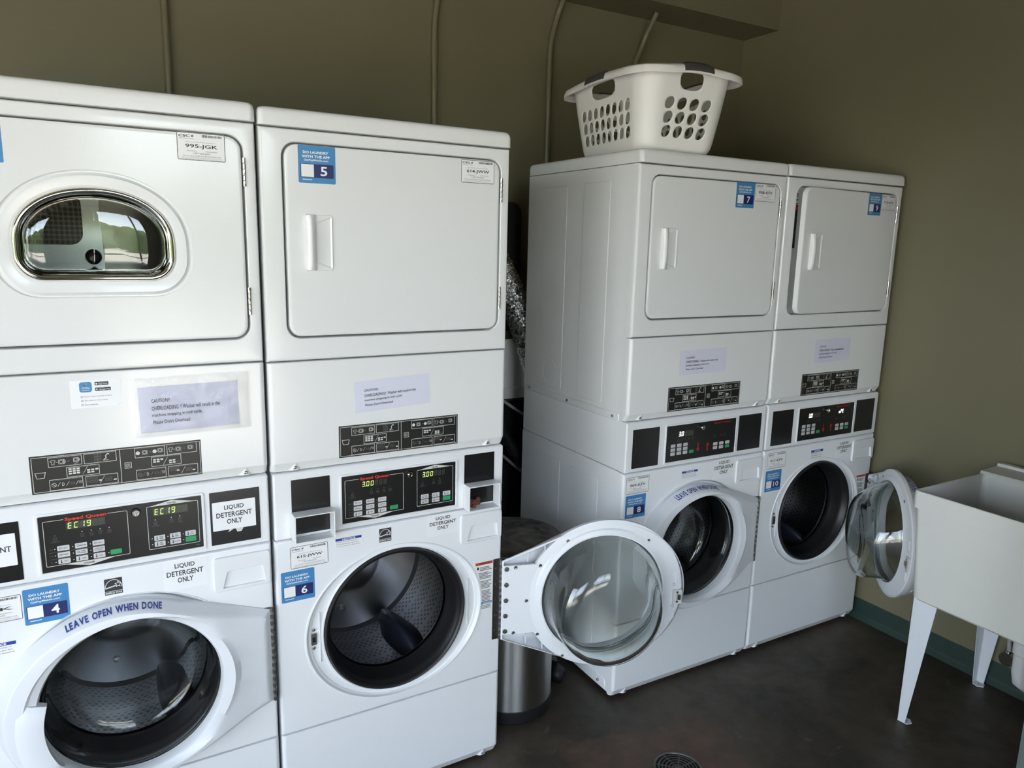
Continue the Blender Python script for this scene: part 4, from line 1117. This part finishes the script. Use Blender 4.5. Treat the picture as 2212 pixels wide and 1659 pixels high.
    # drawer
    g = MB(); DO = rrect(.5385, .7485, .6775, .8405, .010, 5); PO = [(.5590, .7570), (.6640, .7570), (.6600, .7990), (.6560, .8030), (.5760, .8030), (.5700, .8000)]
    pc = (.611, .7800); AP = ang_list(pc, 72, DO, PO); U = lambda o: star(o, pc, AP)
    g.xz([(U(inset(DO, -.0012)), .002), (U(inset(DO, -.0012)), -.0006), (U(DO), -.0008), (U(DO), -.0040), (U(inset(DO, .0015)), -.0062), (U(inset(DO, .004)), -.0068), (U(PO), -.0064), (U(inset(PO, .001)), -.005), (U(inset(PO, .0025)), .018), (U(inset(PO, .012)), .024)], 'fascia_white', False, True)
    g.build('detergent_drawer', root)
    if liq:
        d = Decal(0); x0, z0, x1, z1 = wash_lab['liq']
        d.plate(rrect(x0, z0, x1, z1, .001, 1), 'plate_white'); liquid_text(d, x0 + .008, z0 + .018, x1 - .008, z1 - .008)
        d.build('detergent_sign', wf, 0, label='white paper sign with black capitals')
    if energy:
        d = Decal(0); x0, z0, x1, z1 = energy; w_, h_ = x1 - x0, z1 - z0
        d.plate(rrect(x0, z0, x1, z1, 0, 1), 'ink')
        d.rect(x0 + .0005, z0 + h_ * .205, x1 - .0005, z0 + h_ * .225, 'sticker_white', 1)
        d.line([(x0 + w_ * (.5 + .47 * math.cos(t)), z0 + h_ * (.42 + .50 * math.sin(t))) for t in [PI * i / 14 for i in range(15)]], .0012, 'sticker_white', 1)
        sx, sz = x0 + w_ * .76, z0 + h_ * .60
        d.line([(sx + w_ * .19 * (1 if i % 2 == 0 else .42) * math.sin(PI * i / 5), sz + h_ * .19 * (1 if i % 2 == 0 else .42) * math.cos(PI * i / 5)) for i in range(11)], .0010, 'sticker_white', 1)
        d.line([(x0 + w_ * (.06 + .56 * i / 20), z0 + h_ * (.42 + .10 * i / 20 + (.05 if i % 2 else -.03))) for i in range(21)], .0010, 'sticker_white', 1)
        d.text('ENERGY STAR', x0 + w_ * .04, x1 - w_ * .04, z0 + h_ * .05, z0 + h_ * .165, 'sticker_white', 1, 1)
        d.build('energy_badge', wf, 0, label='small square black badge')
    if notice:
        d = Decal(0); x0, z0, x1, z1 = notice; h_ = z1 - z0
        d.plate(rrect(x0, z0, x1, z1, 0, 1), 'sticker_white'); d.rect(x0, z1 - h_ * .27, x1, z1, 'notice_blue', 1); d.text('NOTICE', x0 + (x1 - x0) * .26, x0 + (x1 - x0) * .76, z1 - h_ * .235, z1 - h_ * .045, 'sticker_white', 2, 2)
        for i, (t, q) in enumerate((('DOOR LOCK LIGHT must go out', .88), ('before attempting to open door.', .92), ('To open, push door in then pull out.', .96))):
            d.text(t, x0 + (x1 - x0) * .03, x0 + (x1 - x0) * q, z1 - h_ * (.49 + .22 * i), z1 - h_ * (.34 + .22 * i), 'ink', 1)
        d.build('notice_sticker', wf, 0, label='small white notice with a dark blue heading')
    blue_sticker(washer_num, *wash_lab['blue'], 0, wf); service_label(washer_id, *wash_lab['csc'], 0, wf, wash_lab.get('deg', 0))
    # ---- kick panel
    m = MB(); face_panel(m, 'washer_white', [(.0, .018, .003), (.002, .016, .001), (.0270, .0015, 0), (.0300, 0, 0), (.2860, 0, 0), (.2882, .0006, .0005), (.2898, .003, .003)], 0, W, .034)
    kp = m.build('kick_panel', root)
    for x in (.062, .630): s = MB(); screw(s, x, .0012, .0270, 'washer_white'); s.build('screw', kp, 20)
    return root

G = 'stacked laundry machines along the back wall'
YAW = -0.0093217
stacked_machine((-0.683, 0.0005, 0.0038), -0.0005, 'white stacked washer and dryer with a chrome-rimmed dryer window, its washer numbered 4', 1, ('EC19', 'EC19', True), 0,
                None, '995-JGK', '4', 'JGK', G, window=True, slot_paper=True, energy=(.2990, .7960, .3365, .8365), notice=(.0430, .7010, .1175, .7310),
                dry_lab={'blue': (.0950, 1.7720, .1868, 1.8610), 'csc': (.5125, 1.8025, .6149, 1.8634)},
                wash_lab={'blue': (.1385, .7600, .2270, .8460), 'csc': (.0340, .7790, .1362, .8390), 'liq': (.4245, .7760, .5235, .8520)},
                paper={'box': (.3990, 1.1800, .6180, 1.2895), 'deg': 0.6, 'spaced': True, 'film': (.3850, 1.1700, .6420, 1.3120)}, app_card=True)
stacked_machine((0.00735, 0.0, 0.0), 0.0003, 'white stacked washer and dryer numbered 5 and 6, washer door wide open, beside trash can', 1, ('3.00', '3.00', False), 161.3,
                '5', '614-JWW', '6', '615-JWW', G, collars=True, energy=(.2854, .8037, .3215, .8434), notice=(.1608, .8100, .2341, .8372),
                dry_lab={'blue': (.0903, 1.7722, .1822, 1.8608), 'csc': (.5284, 1.7982, .6317, 1.8596)},
                wash_lab={'blue': (.0130, .6827, .1015, .7697), 'csc': (.0388, .7744, .1404, .8363), 'liq': (.4311, .7910, .5319, .8572)},
                paper={'box': (.2215, 1.1875, .4385, 1.2730), 'deg': 2.8})
stacked_machine((1.195112, 0.045585, 0.0043), YAW, 'white stacked washer and dryer numbered 7 and 8, with the laundry basket on top', 2, ('3.0', None, False), 0,
                '7', '908-KFV', '8', '909-KFV', G, energy=None, notice=(.2657, .8043, .3428, .8333),
                dry_lab={'blue': (.4287, 1.7764, .5180, 1.8636), 'csc': (.5200, 1.8015, .6240, 1.8640)},
                wash_lab={'blue': (.0132, .6930, .1030, .7771), 'csc': (.0117, .7820, .1140, .8440), 'liq': (.4200, .7800, .5330, .8570)},
                paper={'box': (.2205, 1.1930, .4440, 1.2800), 'deg': 0.6}, side=True)
stacked_machine((1.883673, 0.039166, 0.0053), YAW, 'white stacked washer and dryer numbered 9 and 10, doors ajar, by the right wall', 2, ('3.0', 'oPE', False), 50,
                '9', '910-KFV', '10', '911-KFV', G, ajar=3.6, energy=None, notice=(.2765, .7905, .3500, .8280),
                dry_lab={'blue': (.4480, 1.7765, .5360, 1.8620), 'csc': (.5380, 1.8000, .6360, 1.8600)},
                wash_lab={'blue': (.0195, .6866, .1095, .7729), 'csc': (.0212, .7800, .1270, .8452), 'liq': (.4300, .7780, .5400, .8500)},
                paper={'box': (.2342, 1.1940, .4515, 1.2868), 'deg': 0.4})

# ------------------------------------------------------------------ laundry basket on the third machine
def basket(loc, rz):
    root = empty('laundry_basket', loc, rz)
    tag(root, 'white plastic laundry basket with grey grips and oval holes, on top of a dryer', 'laundry basket')
    H = 0.250; LX, LY = .184, .265                                    # half sizes at the rim
    BX, BY = .146, .212                                               # at the floor
    def wall(side_t, h):
        """side_t: 0..4 round the four sides; returns the point on the mid surface"""
        q = h / H; a = BX + (LX - BX) * q ** .85; b = BY + (LY - BY) * q ** .85; r = .058 + .022 * q
        o = path(a, b, r); return at(o, side_t, h)
    cache = {}
    def path(a, b, r):
        return (a, b, r)
    def at(o, t, h):
        a, b, r = o; s = int(t) % 4; f = t - int(t)
        # every side: 18% half corner, straight, 18% half corner
        hx, hy = (a, b) if s % 2 == 0 else (b, a)
        c = .17
        if f < c: ang = (f / c) * PI / 4 - PI / 4; x, y = -(hx - r) + r * math.sin(ang), -(hy - r) - r * math.cos(ang)
        elif f > 1 - c: ang = (f - 1 + c) / c * PI / 4; x, y = hx - r + r * math.sin(ang), -(hy - r) - r * math.cos(ang)
        else: x, y = -(hx - r) + 2 * (hx - r) * (f - c) / (1 - 2 * c), -hy
        for _ in range(s): x, y = -y, x
        # base rounding
        if h < .03:
            k = 1 - math.sqrt(max(0, 1 - (1 - h / .03) ** 2)); x -= x * .10 * k; y -= y * .08 * k
        return (x, y, h)
    # columns: corner 3, straight n, corner 3
    cols = []
    for s in range(4):
        n = 4 if s % 2 == 0 else 8
        e = [0, .06, .12, .18] + [.18 + .64 * i / n for i in range(1, n + 1)] + [.88, .94, 1.0]
        cols += [(s + e[i], s + e[i + 1], 3 <= i < 3 + n, i - 3, n, s) for i in range(len(e) - 1)]
    rows = [(.0, .012), (.012, .03), (.03, .042), (.042, .085), (.085, .128), (.128, .171), (.171, .188), (.188, .2465), (.2465, H)]
    m = MB(); K = 4
    def cell(t0, t1, h0, h1, n, hole=None):
        bt = [(t0 + (t1 - t0) * i / (K * n), h0) for i in range(K * n)] + [(t1, h0 + (h1 - h0) * i / K) for i in range(K)] + [(t1 - (t1 - t0) * i / (K * n), h1) for i in range(K * n)] + [(t0, h1 - (h1 - h0) * i / K) for i in range(K)]
        if hole is None:
            v = [at_(u, h) for h in [h0 + (h1 - h0) * j / K for j in range(K + 1)] for u in [t0 + (t1 - t0) * i / (K * n) for i in range(K * n + 1)]]
            w_ = K * n + 1
            m.add(v, [(j * w_ + i, j * w_ + i + 1, (j + 1) * w_ + i + 1, (j + 1) * w_ + i) for j in range(K) for i in range(K * n)], 'basket_plastic')
        else:
            inn = hole(bt, (t0 + t1) / 2, (h0 + h1) / 2, (t1 - t0) / 2, (h1 - h0) / 2)
            mid = [(a[0] * .5 + b[0] * .5, a[1] * .5 + b[1] * .5) for a, b in zip(bt, inn)]
            m.loft([[at_(*p) for p in bt], [at_(*p) for p in mid], [at_(*p) for p in inn]], 'basket_plastic')
    def at_(t, h): return wall(t % 4.0, h)
    def leaf(bt, ct, ch, wt, wh):
        res = []
        for t, h in bt:
            a = math.atan2((h - ch) / wh, (t - ct) / wt); ux, uz = math.cos(a), math.sin(a)
            c_, s_ = math.cos(.50), math.sin(.50); px, pz = ux * c_ - uz * s_, ux * s_ + uz * c_
            r = 1 / math.sqrt((px / .66) ** 2 + (pz / .95) ** 2)
            res.append((ct + wt * r * ux, ch + wh * r * uz))
        return res
    def grab(bt, ct, ch, wt, wh):
        res = []
        for t, h in bt:
            a = math.atan2((h - ch) / wh, (t - ct) / wt); ux, uz = math.cos(a), math.sin(a)
            r = 1 / ((abs(ux / .90)) ** 2.6 + (abs(uz / .92)) ** 2.6) ** (1 / 2.6) if uz < 0 else 1 / ((abs(ux / .90)) ** 6 + (abs(uz / .86)) ** 6) ** (1 / 6)
            res.append((ct + wt * r * ux, ch + wh * r * uz))
        return res
    for j, (h0, h1) in enumerate(rows):
        i = 0
        while i < len(cols):
            t0, t1, mid, k, n, s = cols[i]
            if mid and 3 <= j <= 5: cell(t0, t1, h0, h1, 1, leaf); i += 1
            elif mid and j == 7 and k == (1 if n == 4 else 2):
                span = 2 if n == 4 else 4
                cell(t0, cols[i + span - 1][1], h0, h1, span, grab); i += span
            else: cell(t0, t1, h0, h1, 1); i += 1
    m.add([at_(i / 40, 0) for i in range(160)], [tuple(range(160))], 'basket_plastic')
    o = m.build('tub', root, 40)
    bm = bmesh.new(); bm.from_mesh(o.data); bmesh.ops.remove_doubles(bm, verts=bm.verts, dist=.0004); bmesh.ops.recalc_face_normals(bm, faces=bm.faces)
    for f in bm.faces: f.smooth = True
    for e in bm.edges: e.smooth = True
    bm.to_mesh(o.data); bm.free()
    sd = o.modifiers.new('s', 'SOLIDIFY'); sd.thickness = .0026; sd.offset = 0
    # rim
    m = MB(); L = []
    N = 160
    def rise(t):
        f = t % 1.0; return .005 * math.cos((f - .5) * 2 * PI)
    for i in range(N):
        t = 4 * i / N; p = Vector(at_(t, H)); q = Vector(at_((t + .001), H)); d = (q - p); d.z = 0; d.normalize(); nrm = Vector((d.y, -d.x, 0))
        z = rise(t); fl = 1.0 + .35 * (abs((t % 1.0) - .5) * 2) ** 6
        prof = [(-.004, -.006), (-.004, .004), (.004, .010), (.018 * fl, .010), (.030 * fl, .003), (.034 * fl, -.008), (.034 * fl, -.020), (.031 * fl, -.020), (.030 * fl, -.008), (.020 * fl, -.001), (.003, .001), (.0, -.006)]
        L.append([tuple(p + nrm * a + Vector((0, 0, b + z))) for a, b in prof])
    L.append(L[0]); m.loft(L, 'basket_plastic'); m.build('rim', root, 40)
    for s in range(4):
        m = MB(); L = []
        span = .36 if s % 2 == 0 else .24
        for i in range(15):
            t = s + .5 - span / 2 + span * i / 14; p = Vector(at_(t, H)); q = Vector(at_((t + .001), H)); d = (q - p); d.z = 0; d.normalize(); nrm = Vector((d.y, -d.x, 0)); z = rise(t); e = min(1, min(i, 14 - i) / 1.5); g = .0012 + .0038 * e
            prof = [(.002, .009), (.004, .010 + g), (.018, .011 + g), (.031, .004 + g), (.035 + g * .6, -.008), (.034 + g * .6, -.014), (.030, -.010), (.018, .004)]
            L.append([tuple(p + nrm * a + Vector((0, 0, b + z))) for a, b in prof])
        m.loft(L, 'grip', True, True); m.build('handle_grip', root, 50, label='dark grey soft grip on the rim')
    return root
basket((1.414, 0.295, 0.0043 + 1.9450), math.radians(-7))

# ------------------------------------------------------------------ conduits down the back wall
def conduit(pts, label):
    m = MB(); P = []
    for i, p in enumerate(pts):                                       # round the bends
        p = Vector(p)
        if 0 < i < len(pts) - 1:
            a, b = Vector(pts[i - 1]), Vector(pts[i + 1]); r = .07
            p0 = p + (a - p).normalized() * min(r, (a - p).length * .45); p1 = p + (b - p).normalized() * min(r, (b - p).length * .45)
            for k in range(7): t = k / 6; P.append(tuple(p0.lerp(p, t).lerp(p.lerp(p1, t), t)))
        else: P.append(tuple(p))
    m.tube(P, .0115, 'conduit_paint', 14)
    o = m.build('conduit', None, 50); tag(o, label, 'pipe', 'painted conduits on the back wall')
YP = YB - .013
conduit([(-0.073, YP, 0.5), (-0.074, YP, 2.9)], 'straight painted conduit on the wall above the leftmost machine')
conduit([(0.897, YP, 0.5), (0.897, YP, 2.50), (0.925, YP, 2.645), (0.925, YP - .02, 2.667)], 'painted conduit above the machine numbered 5, with a slight bend at its top')
conduit([(1.438, YP, 0.5), (1.438, YP, 2.49), (1.475, YP, 2.615), (1.475, YP - .05, 2.667)], 'painted conduit with an offset bend, left of the laundry basket')
conduit([(1.885, YP, 0.5), (1.885, YP, 2.42), (1.930, YP - .02, 2.56), (1.935, YP - .10, 2.667)], 'painted conduit curving up to the soffit behind the laundry basket')

# ------------------------------------------------------------------ behind the machines, in the gap
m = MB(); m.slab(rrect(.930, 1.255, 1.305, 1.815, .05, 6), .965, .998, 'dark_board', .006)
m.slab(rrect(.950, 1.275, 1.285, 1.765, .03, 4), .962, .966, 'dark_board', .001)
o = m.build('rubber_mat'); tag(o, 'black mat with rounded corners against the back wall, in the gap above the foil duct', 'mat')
m = MB(); m.slab(rrect(.922, FZ, 1.345, .930, .02, 4), .960, .985, 'dark_board', .004)  # flat black sheet added to darken the gap behind the can
o = m.build('shade_board'); tag(o, 'black board added to darken the gap at the back wall behind the trash can', 'board')
root = empty('foil_duct', (1.25, .86, 1.2)); tag(root, 'crinkled silver foil dryer duct hanging in the gap between machines', 'duct')
m = MB(); P = []; R = []
a, b, c_, d_ = Vector((1.060, .80, 1.62)), Vector((1.225, .835, 1.36)), Vector((1.325, .835, 1.16)), Vector((1.365, .835, .93))
NN = 110
for i in range(40):
    t = i / 40; P.append((.50 + .56 * t, .775 + .025 * t, 1.70 + .03 * math.sin(PI * t) - .08 * t * t)); R.append(.056 + (.006 if i % 2 else -.003) + random.uniform(-.002, .002))
for i in range(NN):
    t = i / (NN - 1); P.append(tuple(((1 - t) ** 3) * a + 3 * t * (1 - t) ** 2 * b + 3 * t * t * (1 - t) * c_ + t ** 3 * d_)); R.append(.056 + (.006 if i % 2 else -.003) + random.uniform(-.002, .002))
m.tube(P, .05, 'foil', 40, True, R)
m.v = [(x - 1.25 + random.uniform(-.0018, .0018), y - .86 + random.uniform(-.0018, .0018), z - 1.2 + random.uniform(-.0025, .0025)) for x, y, z in m.v]
m.build('duct_hose', root, 25)
root = empty('outlet_box', (1.255, .999, 1.08)); tag(root, 'white recessed utility box on the back wall behind the foil duct', 'utility box')
m = MB(); oo = rrect(-.16, -.13, .105, .14, .006, 3); ii = rrect(-.13, -.085, .075, .115, .004, 3)
m.xz([(oo, -.03), (oo, -.045), (ii, -.045), (inset(ii, .004), -.0)], 'plate_white', True, True); m.build('box_frame', root)
m = MB(); m.tube([(-.09, -.03, -.02), (-.06, -.035, -.01), (-.035, -.04, -.015)], .018, 'rubber', 14); m.build('valve_knob', root, 50, label='black valve knob')
def cable(pts, r, mat, label):
    m = MB(); P = []
    V = [Vector(p) for p in pts]
    for i in range(len(V) - 1):
        p0, p1, p2, p3 = V[max(i - 1, 0)], V[i], V[i + 1], V[min(i + 2, len(V) - 1)]
        for k in range(8):
            t = k / 8; P.append(tuple(.5 * ((2 * p1) + (p2 - p0) * t + (2 * p0 - 5 * p1 + 4 * p2 - p3) * t * t + (3 * p1 - p0 - 3 * p2 + p3) * t ** 3)))
    P.append(pts[-1]); m.tube(P, r, mat, 10); o = m.build('hose', None, 60); tag(o, label, 'hose', 'hoses in the gap between machines')
cable([(.55, .84, 1.12), (.85, .85, 1.10), (1.08, .86, 1.02), (1.18, .87, .96), (1.29, .88, .89), (1.40, .89, .84), (1.60, .89, .80)], .007, 'cable_grey', 'grey hose crossing the gap just below the white utility box')
cable([(.55, .83, .86), (.85, .84, .86), (1.06, .85, .79), (1.17, .86, .72), (1.28, .87, .63), (1.40, .87, .57), (1.60, .87, .52)], .007, 'cable_grey', 'grey hose crossing the gap lower down, above the trash can')
cable([(.55, .78, 1.16), (.82, .79, 1.14), (1.02, .80, 1.02), (1.12, .81, .88), (1.24, .82, .70), (1.38, .82, .58), (1.55, .83, .50)], .024, 'bag_black', 'thick black hose slanting down the gap behind the trash can')

# ------------------------------------------------------------------ trash can
root = empty('trash_can', (0.872, .246, FZ)); tag(root, 'round stainless steel trash can with a dusty black lid between the machines', 'trash can')
m = MB(); m.lathe([(.152, .0), (.157, .006), (.157, .045), (.155, .050)], 'rubber', n=72, cap0=True, cap1=True); m.build('base_ring', root, label='black plastic base')
m = MB(); m.lathe([(.154, .050), (.154, .585), (.149, .586), (.149, .055)], 'brushed_steel', n=96, cap0=True, cap1=True); m.build('can_body', root, 50)
m = MB(); m.lathe([(.155, .585), (.168, .588), (.173, .600), (.174, .628), (.168, .634)], 'black_gloss', n=72, cap0=True, cap1=True); m.build('lid_collar', root, 50)
m = MB(); m.lathe([(.175, .630), (.1755, .634), (.174, .640), (.160, .647), (.135, .650), (.130, .646), (.125, .650), (.080, .656), (.030, .658), (.002, .658)], 'dusty_lid', n=72, cap0=True, cap1=True); m.build('can_lid', root, 60)
m = MB(); m.lathe([(.1752, .6265), (.1762, .628), (.1762, .631), (.1752, .6325)], 'steel', n=72); m.build('lid_trim', root, 60, label='thin steel trim ring')
# dark things on the floor behind it
root = empty('dustpan', (1.112, .405, FZ)); tag(root, 'small black ribbed dustpan on the floor behind the trash can', 'dustpan')
m = MB(); m.loft([[(-.11, .05, .0), (.045, -.055, .0), (.075, .02, .0), (-.08, .12, .0)], [(-.11, .05, .030), (.045, -.055, .012), (.075, .02, .012), (-.08, .12, .045)]], 'bag_black', True, True); m.build('pan', root, 20)
m = MB()
for i in range(5):
    t = (i + .5) / 5
    m.tube([(-.10 + .02 * t * 2, .055 + .03 * t * 2, .036), (.045 + .03 * t, -.055 + .075 * t, .0135)], .0028, 'cable_grey', 6)
m.build('rib', root, 60, label='pale ribs')
m = MB()
L = []
for j in range(7):
    q = j / 6; L.append([(.055 * math.sin(PI * min(1, .25 + q * .75)) * math.cos(a) * (1 + .18 * math.sin(3 * a + 5 * q)), .05 * math.sin(PI * min(1, .25 + q * .75)) * math.sin(a) * (1 + .2 * math.cos(4 * a + 3 * q)), .105 * q) for a in [2 * PI * i / 18 for i in range(18)]])
m.loft(L, 'bag_black', True, True); o = m.build('plastic_bag', None, 60); o.location = (1.098, .265, FZ); o.scale = (.62, .62, .7)
tag(o, 'crumpled black plastic bag on the floor against the trash can', 'bag')

# ------------------------------------------------------------------ floor drain
root = empty('floor_drain', (1.170, -.335, FZ)); tag(root, 'round dark metal floor drain grate in the reddish patch', 'floor drain')
m = MB(); m.lathe([(.080, .0), (.079, .003), (.072, .004), (.070, .0015)], 'steel_dark', n=48); m.lathe([(.071, .0008), (.001, .0008)], 'black_void', n=48); m.build('drain_frame', root)
m = MB()
for r in (.064, .053, .042, .031, .020): m.lathe([(r, .0010), (r, .0034), (r - .0045, .0034), (r - .0045, .0010)], 'steel_dark', n=40)
for i in range(8):
    a = 2 * PI * i / 8; c, s = math.cos(a), math.sin(a)
    m.loft([[(x * c - y * s, x * s + y * c, z) for x, y in ((.012, -.002), (.071, -.002), (.071, .002), (.012, .002))] for z in (.001, .0036)], 'steel_dark', True, True)
m.lathe([(.014, .001), (.014, .0036), (.001, .0036)], 'steel_dark', n=20)
m.build('drain_grate', root)

# ------------------------------------------------------------------ utility sink
root = empty('utility_sink', (2.29, -.77, FZ)); tag(root, 'white freestanding utility sink on tapered metal legs by the right wall', 'sink')
OX, OY = 2.29, -.77
X0, X1, Y0, Y1, ZR = 2.010, 2.572, -1.075, -.490, .851
m = MB()
def ring_(x0, y0, x1, y1, z, r=.018): return [(p[0] - OX, p[1] - OY, z - FZ) for p in rrect(x0, y0, x1, y1, r, 5)]
e = .012
XB = 2.432
m.loft([ring_(X0 + .03, Y0 + .03, X1 - .02, Y1 - .03, .462, .03), ring_(X0 + .022, Y0 + .022, X1 - .012, Y1 - .022, .470, .03), ring_(X0 + .008, Y0 + .008, X1 - .006, Y1 - .008, .786), ring_(X0 + .0075, Y0 + .0075, X1, Y1 - .0075, .790), ring_(X0, Y0, X1, Y1, .7915), ring_(X0, Y0, X1, Y1, ZR - .003), ring_(X0 + .002, Y0 + .002, X1 - .002, Y1 - .002, ZR),
        ring_(X0 + .008, Y0 + .008, XB, Y1 - .008, ZR), ring_(X0 + .011, Y0 + .011, XB - .003, Y1 - .011, ZR - .004), ring_(X0 + .022, Y0 + .025, XB - .010, Y1 - .025, .56, .03), ring_(X0 + .045, Y0 + .05, XB - .03, Y1 - .05, .530, .05), ring_(2.20, -.80, 2.24, -.76, .520, .015)], 'sink_plastic', True, True)
m.build('basin', root, 30)
m = MB(); L = []
pl = [(XB - .004, ZR - .006), (XB - .006, ZR + .004), (XB, ZR + .009), (2.538, ZR + .012), (2.542, ZR + .022), (2.570, ZR + .022), (2.574, ZR + .016), (2.574, ZR - .006)]
for y in (Y0 + .004, Y1 + .004): L.append([(x - OX, y - OY, z - FZ) for x, z in pl])
m.loft(L, 'sink_plastic', True, True); m.build('faucet_ledge', root, 25)
def leg(cx, cy, sx, sy):
    """tapered angle-iron leg; the corner stands at cx, cy and the flanges run towards sx, sy"""
    m = MB(); zt, zb = .47 - FZ, 0.0; t = .0018; wt, wb = .084, .028
    for ax in (0, 1):
        def P(u, w, z): return (cx + sx * u - OX, cy + sy * w - OY, z) if ax == 0 else (cx + sx * w - OX, cy + sy * u - OY, z)
        m.loft([[P(0, 0, zb + .002), P(wb, 0, zb + .002), P(wb, t, zb + .002), P(0, t, zb + .002)], [P(0, 0, zt), P(wt, 0, zt), P(wt, t, zt), P(0, t, zt)]], 'sink_leg_metal', True, True)
    def Q(u, w, z): return (cx + sx * u - OX, cy + sy * w - OY, z)
    m.loft([[Q(*p, z) for p in ((0, 0), (.034, .004), (.040, .024), (.024, .040), (.004, .034))] for z in (.0, .003)], 'sink_leg_metal', True, True)
    m.lathe([(.003, .0031), (.0029, .0034), (.0005, .0034)], 'black_void', (cx + sx * .020 - OX, cy + sy * .020 - OY, 0), n=10)
    m.build('leg', root, 30)
for cx, sx in ((2.046, 1), (2.560, -1)):
    for cy, sy in ((Y1 - .028, -1), (Y0 + .028, 1)): leg(cx, cy, sx, sy)
# drain trap and valve under the sink
root2 = empty('drain_trap', (2.36, -.742, FZ)); tag(root2, 'white plastic drain trap hanging under the utility sink', 'drain pipe')
m = MB(); m.lathe([(.024, .345), (.024, .473)], 'pvc', n=24, cap0=True, cap1=True); m.build('tailpiece', root2)
m = MB(); m.lathe([(.026, .285), (.031, .290), (.031, .345), (.027, .350)], 'pvc', n=24, cap0=True, cap1=True); m.build('slip_nut', root2)
m = MB(); P = [(0, 0, .29), (0, 0, .22), (.006, -.003, .185), (.03, -.012, .165), (.06, -.024, .165), (.085, -.034, .19), (.09, -.036, .25), (.10, -.04, .285), (.14, -.055, .295), (.232, -.085, .295)]
m.tube(P, .025, 'pvc', 18); m.build('trap_bend', root2, 50)
root2 = empty('supply_valve', (2.555, -.617, .125)); tag(root2, 'small chrome supply valve on the wall under the sink', 'valve')
m = MB(); m.tube([(.045, 0, .02), (-.005, 0, .02)], .009, 'chrome', 12); m.tube([(0, 0, .0), (0, 0, .045)], .010, 'chrome', 12); m.build('valve_body', root2, 40)
m = MB(); m.lathe([(.026, -.004), (.027, .0), (.026, .004), (.012, .006), (.006, .004)], 'chrome', (-.012, 0, .012), 'x', 16, True, True); m.build('valve_handle', root2, 40)
m = MB(); m.tube([(0, 0, .045), (-.002, .003, .08), (-.004, .004, .13), (-.002, .0, .20), (-.03, -.01, .30)], .008, 'cable_grey', 10); m.build('supply_hose', root2, 60, label='grey braided supply hose')
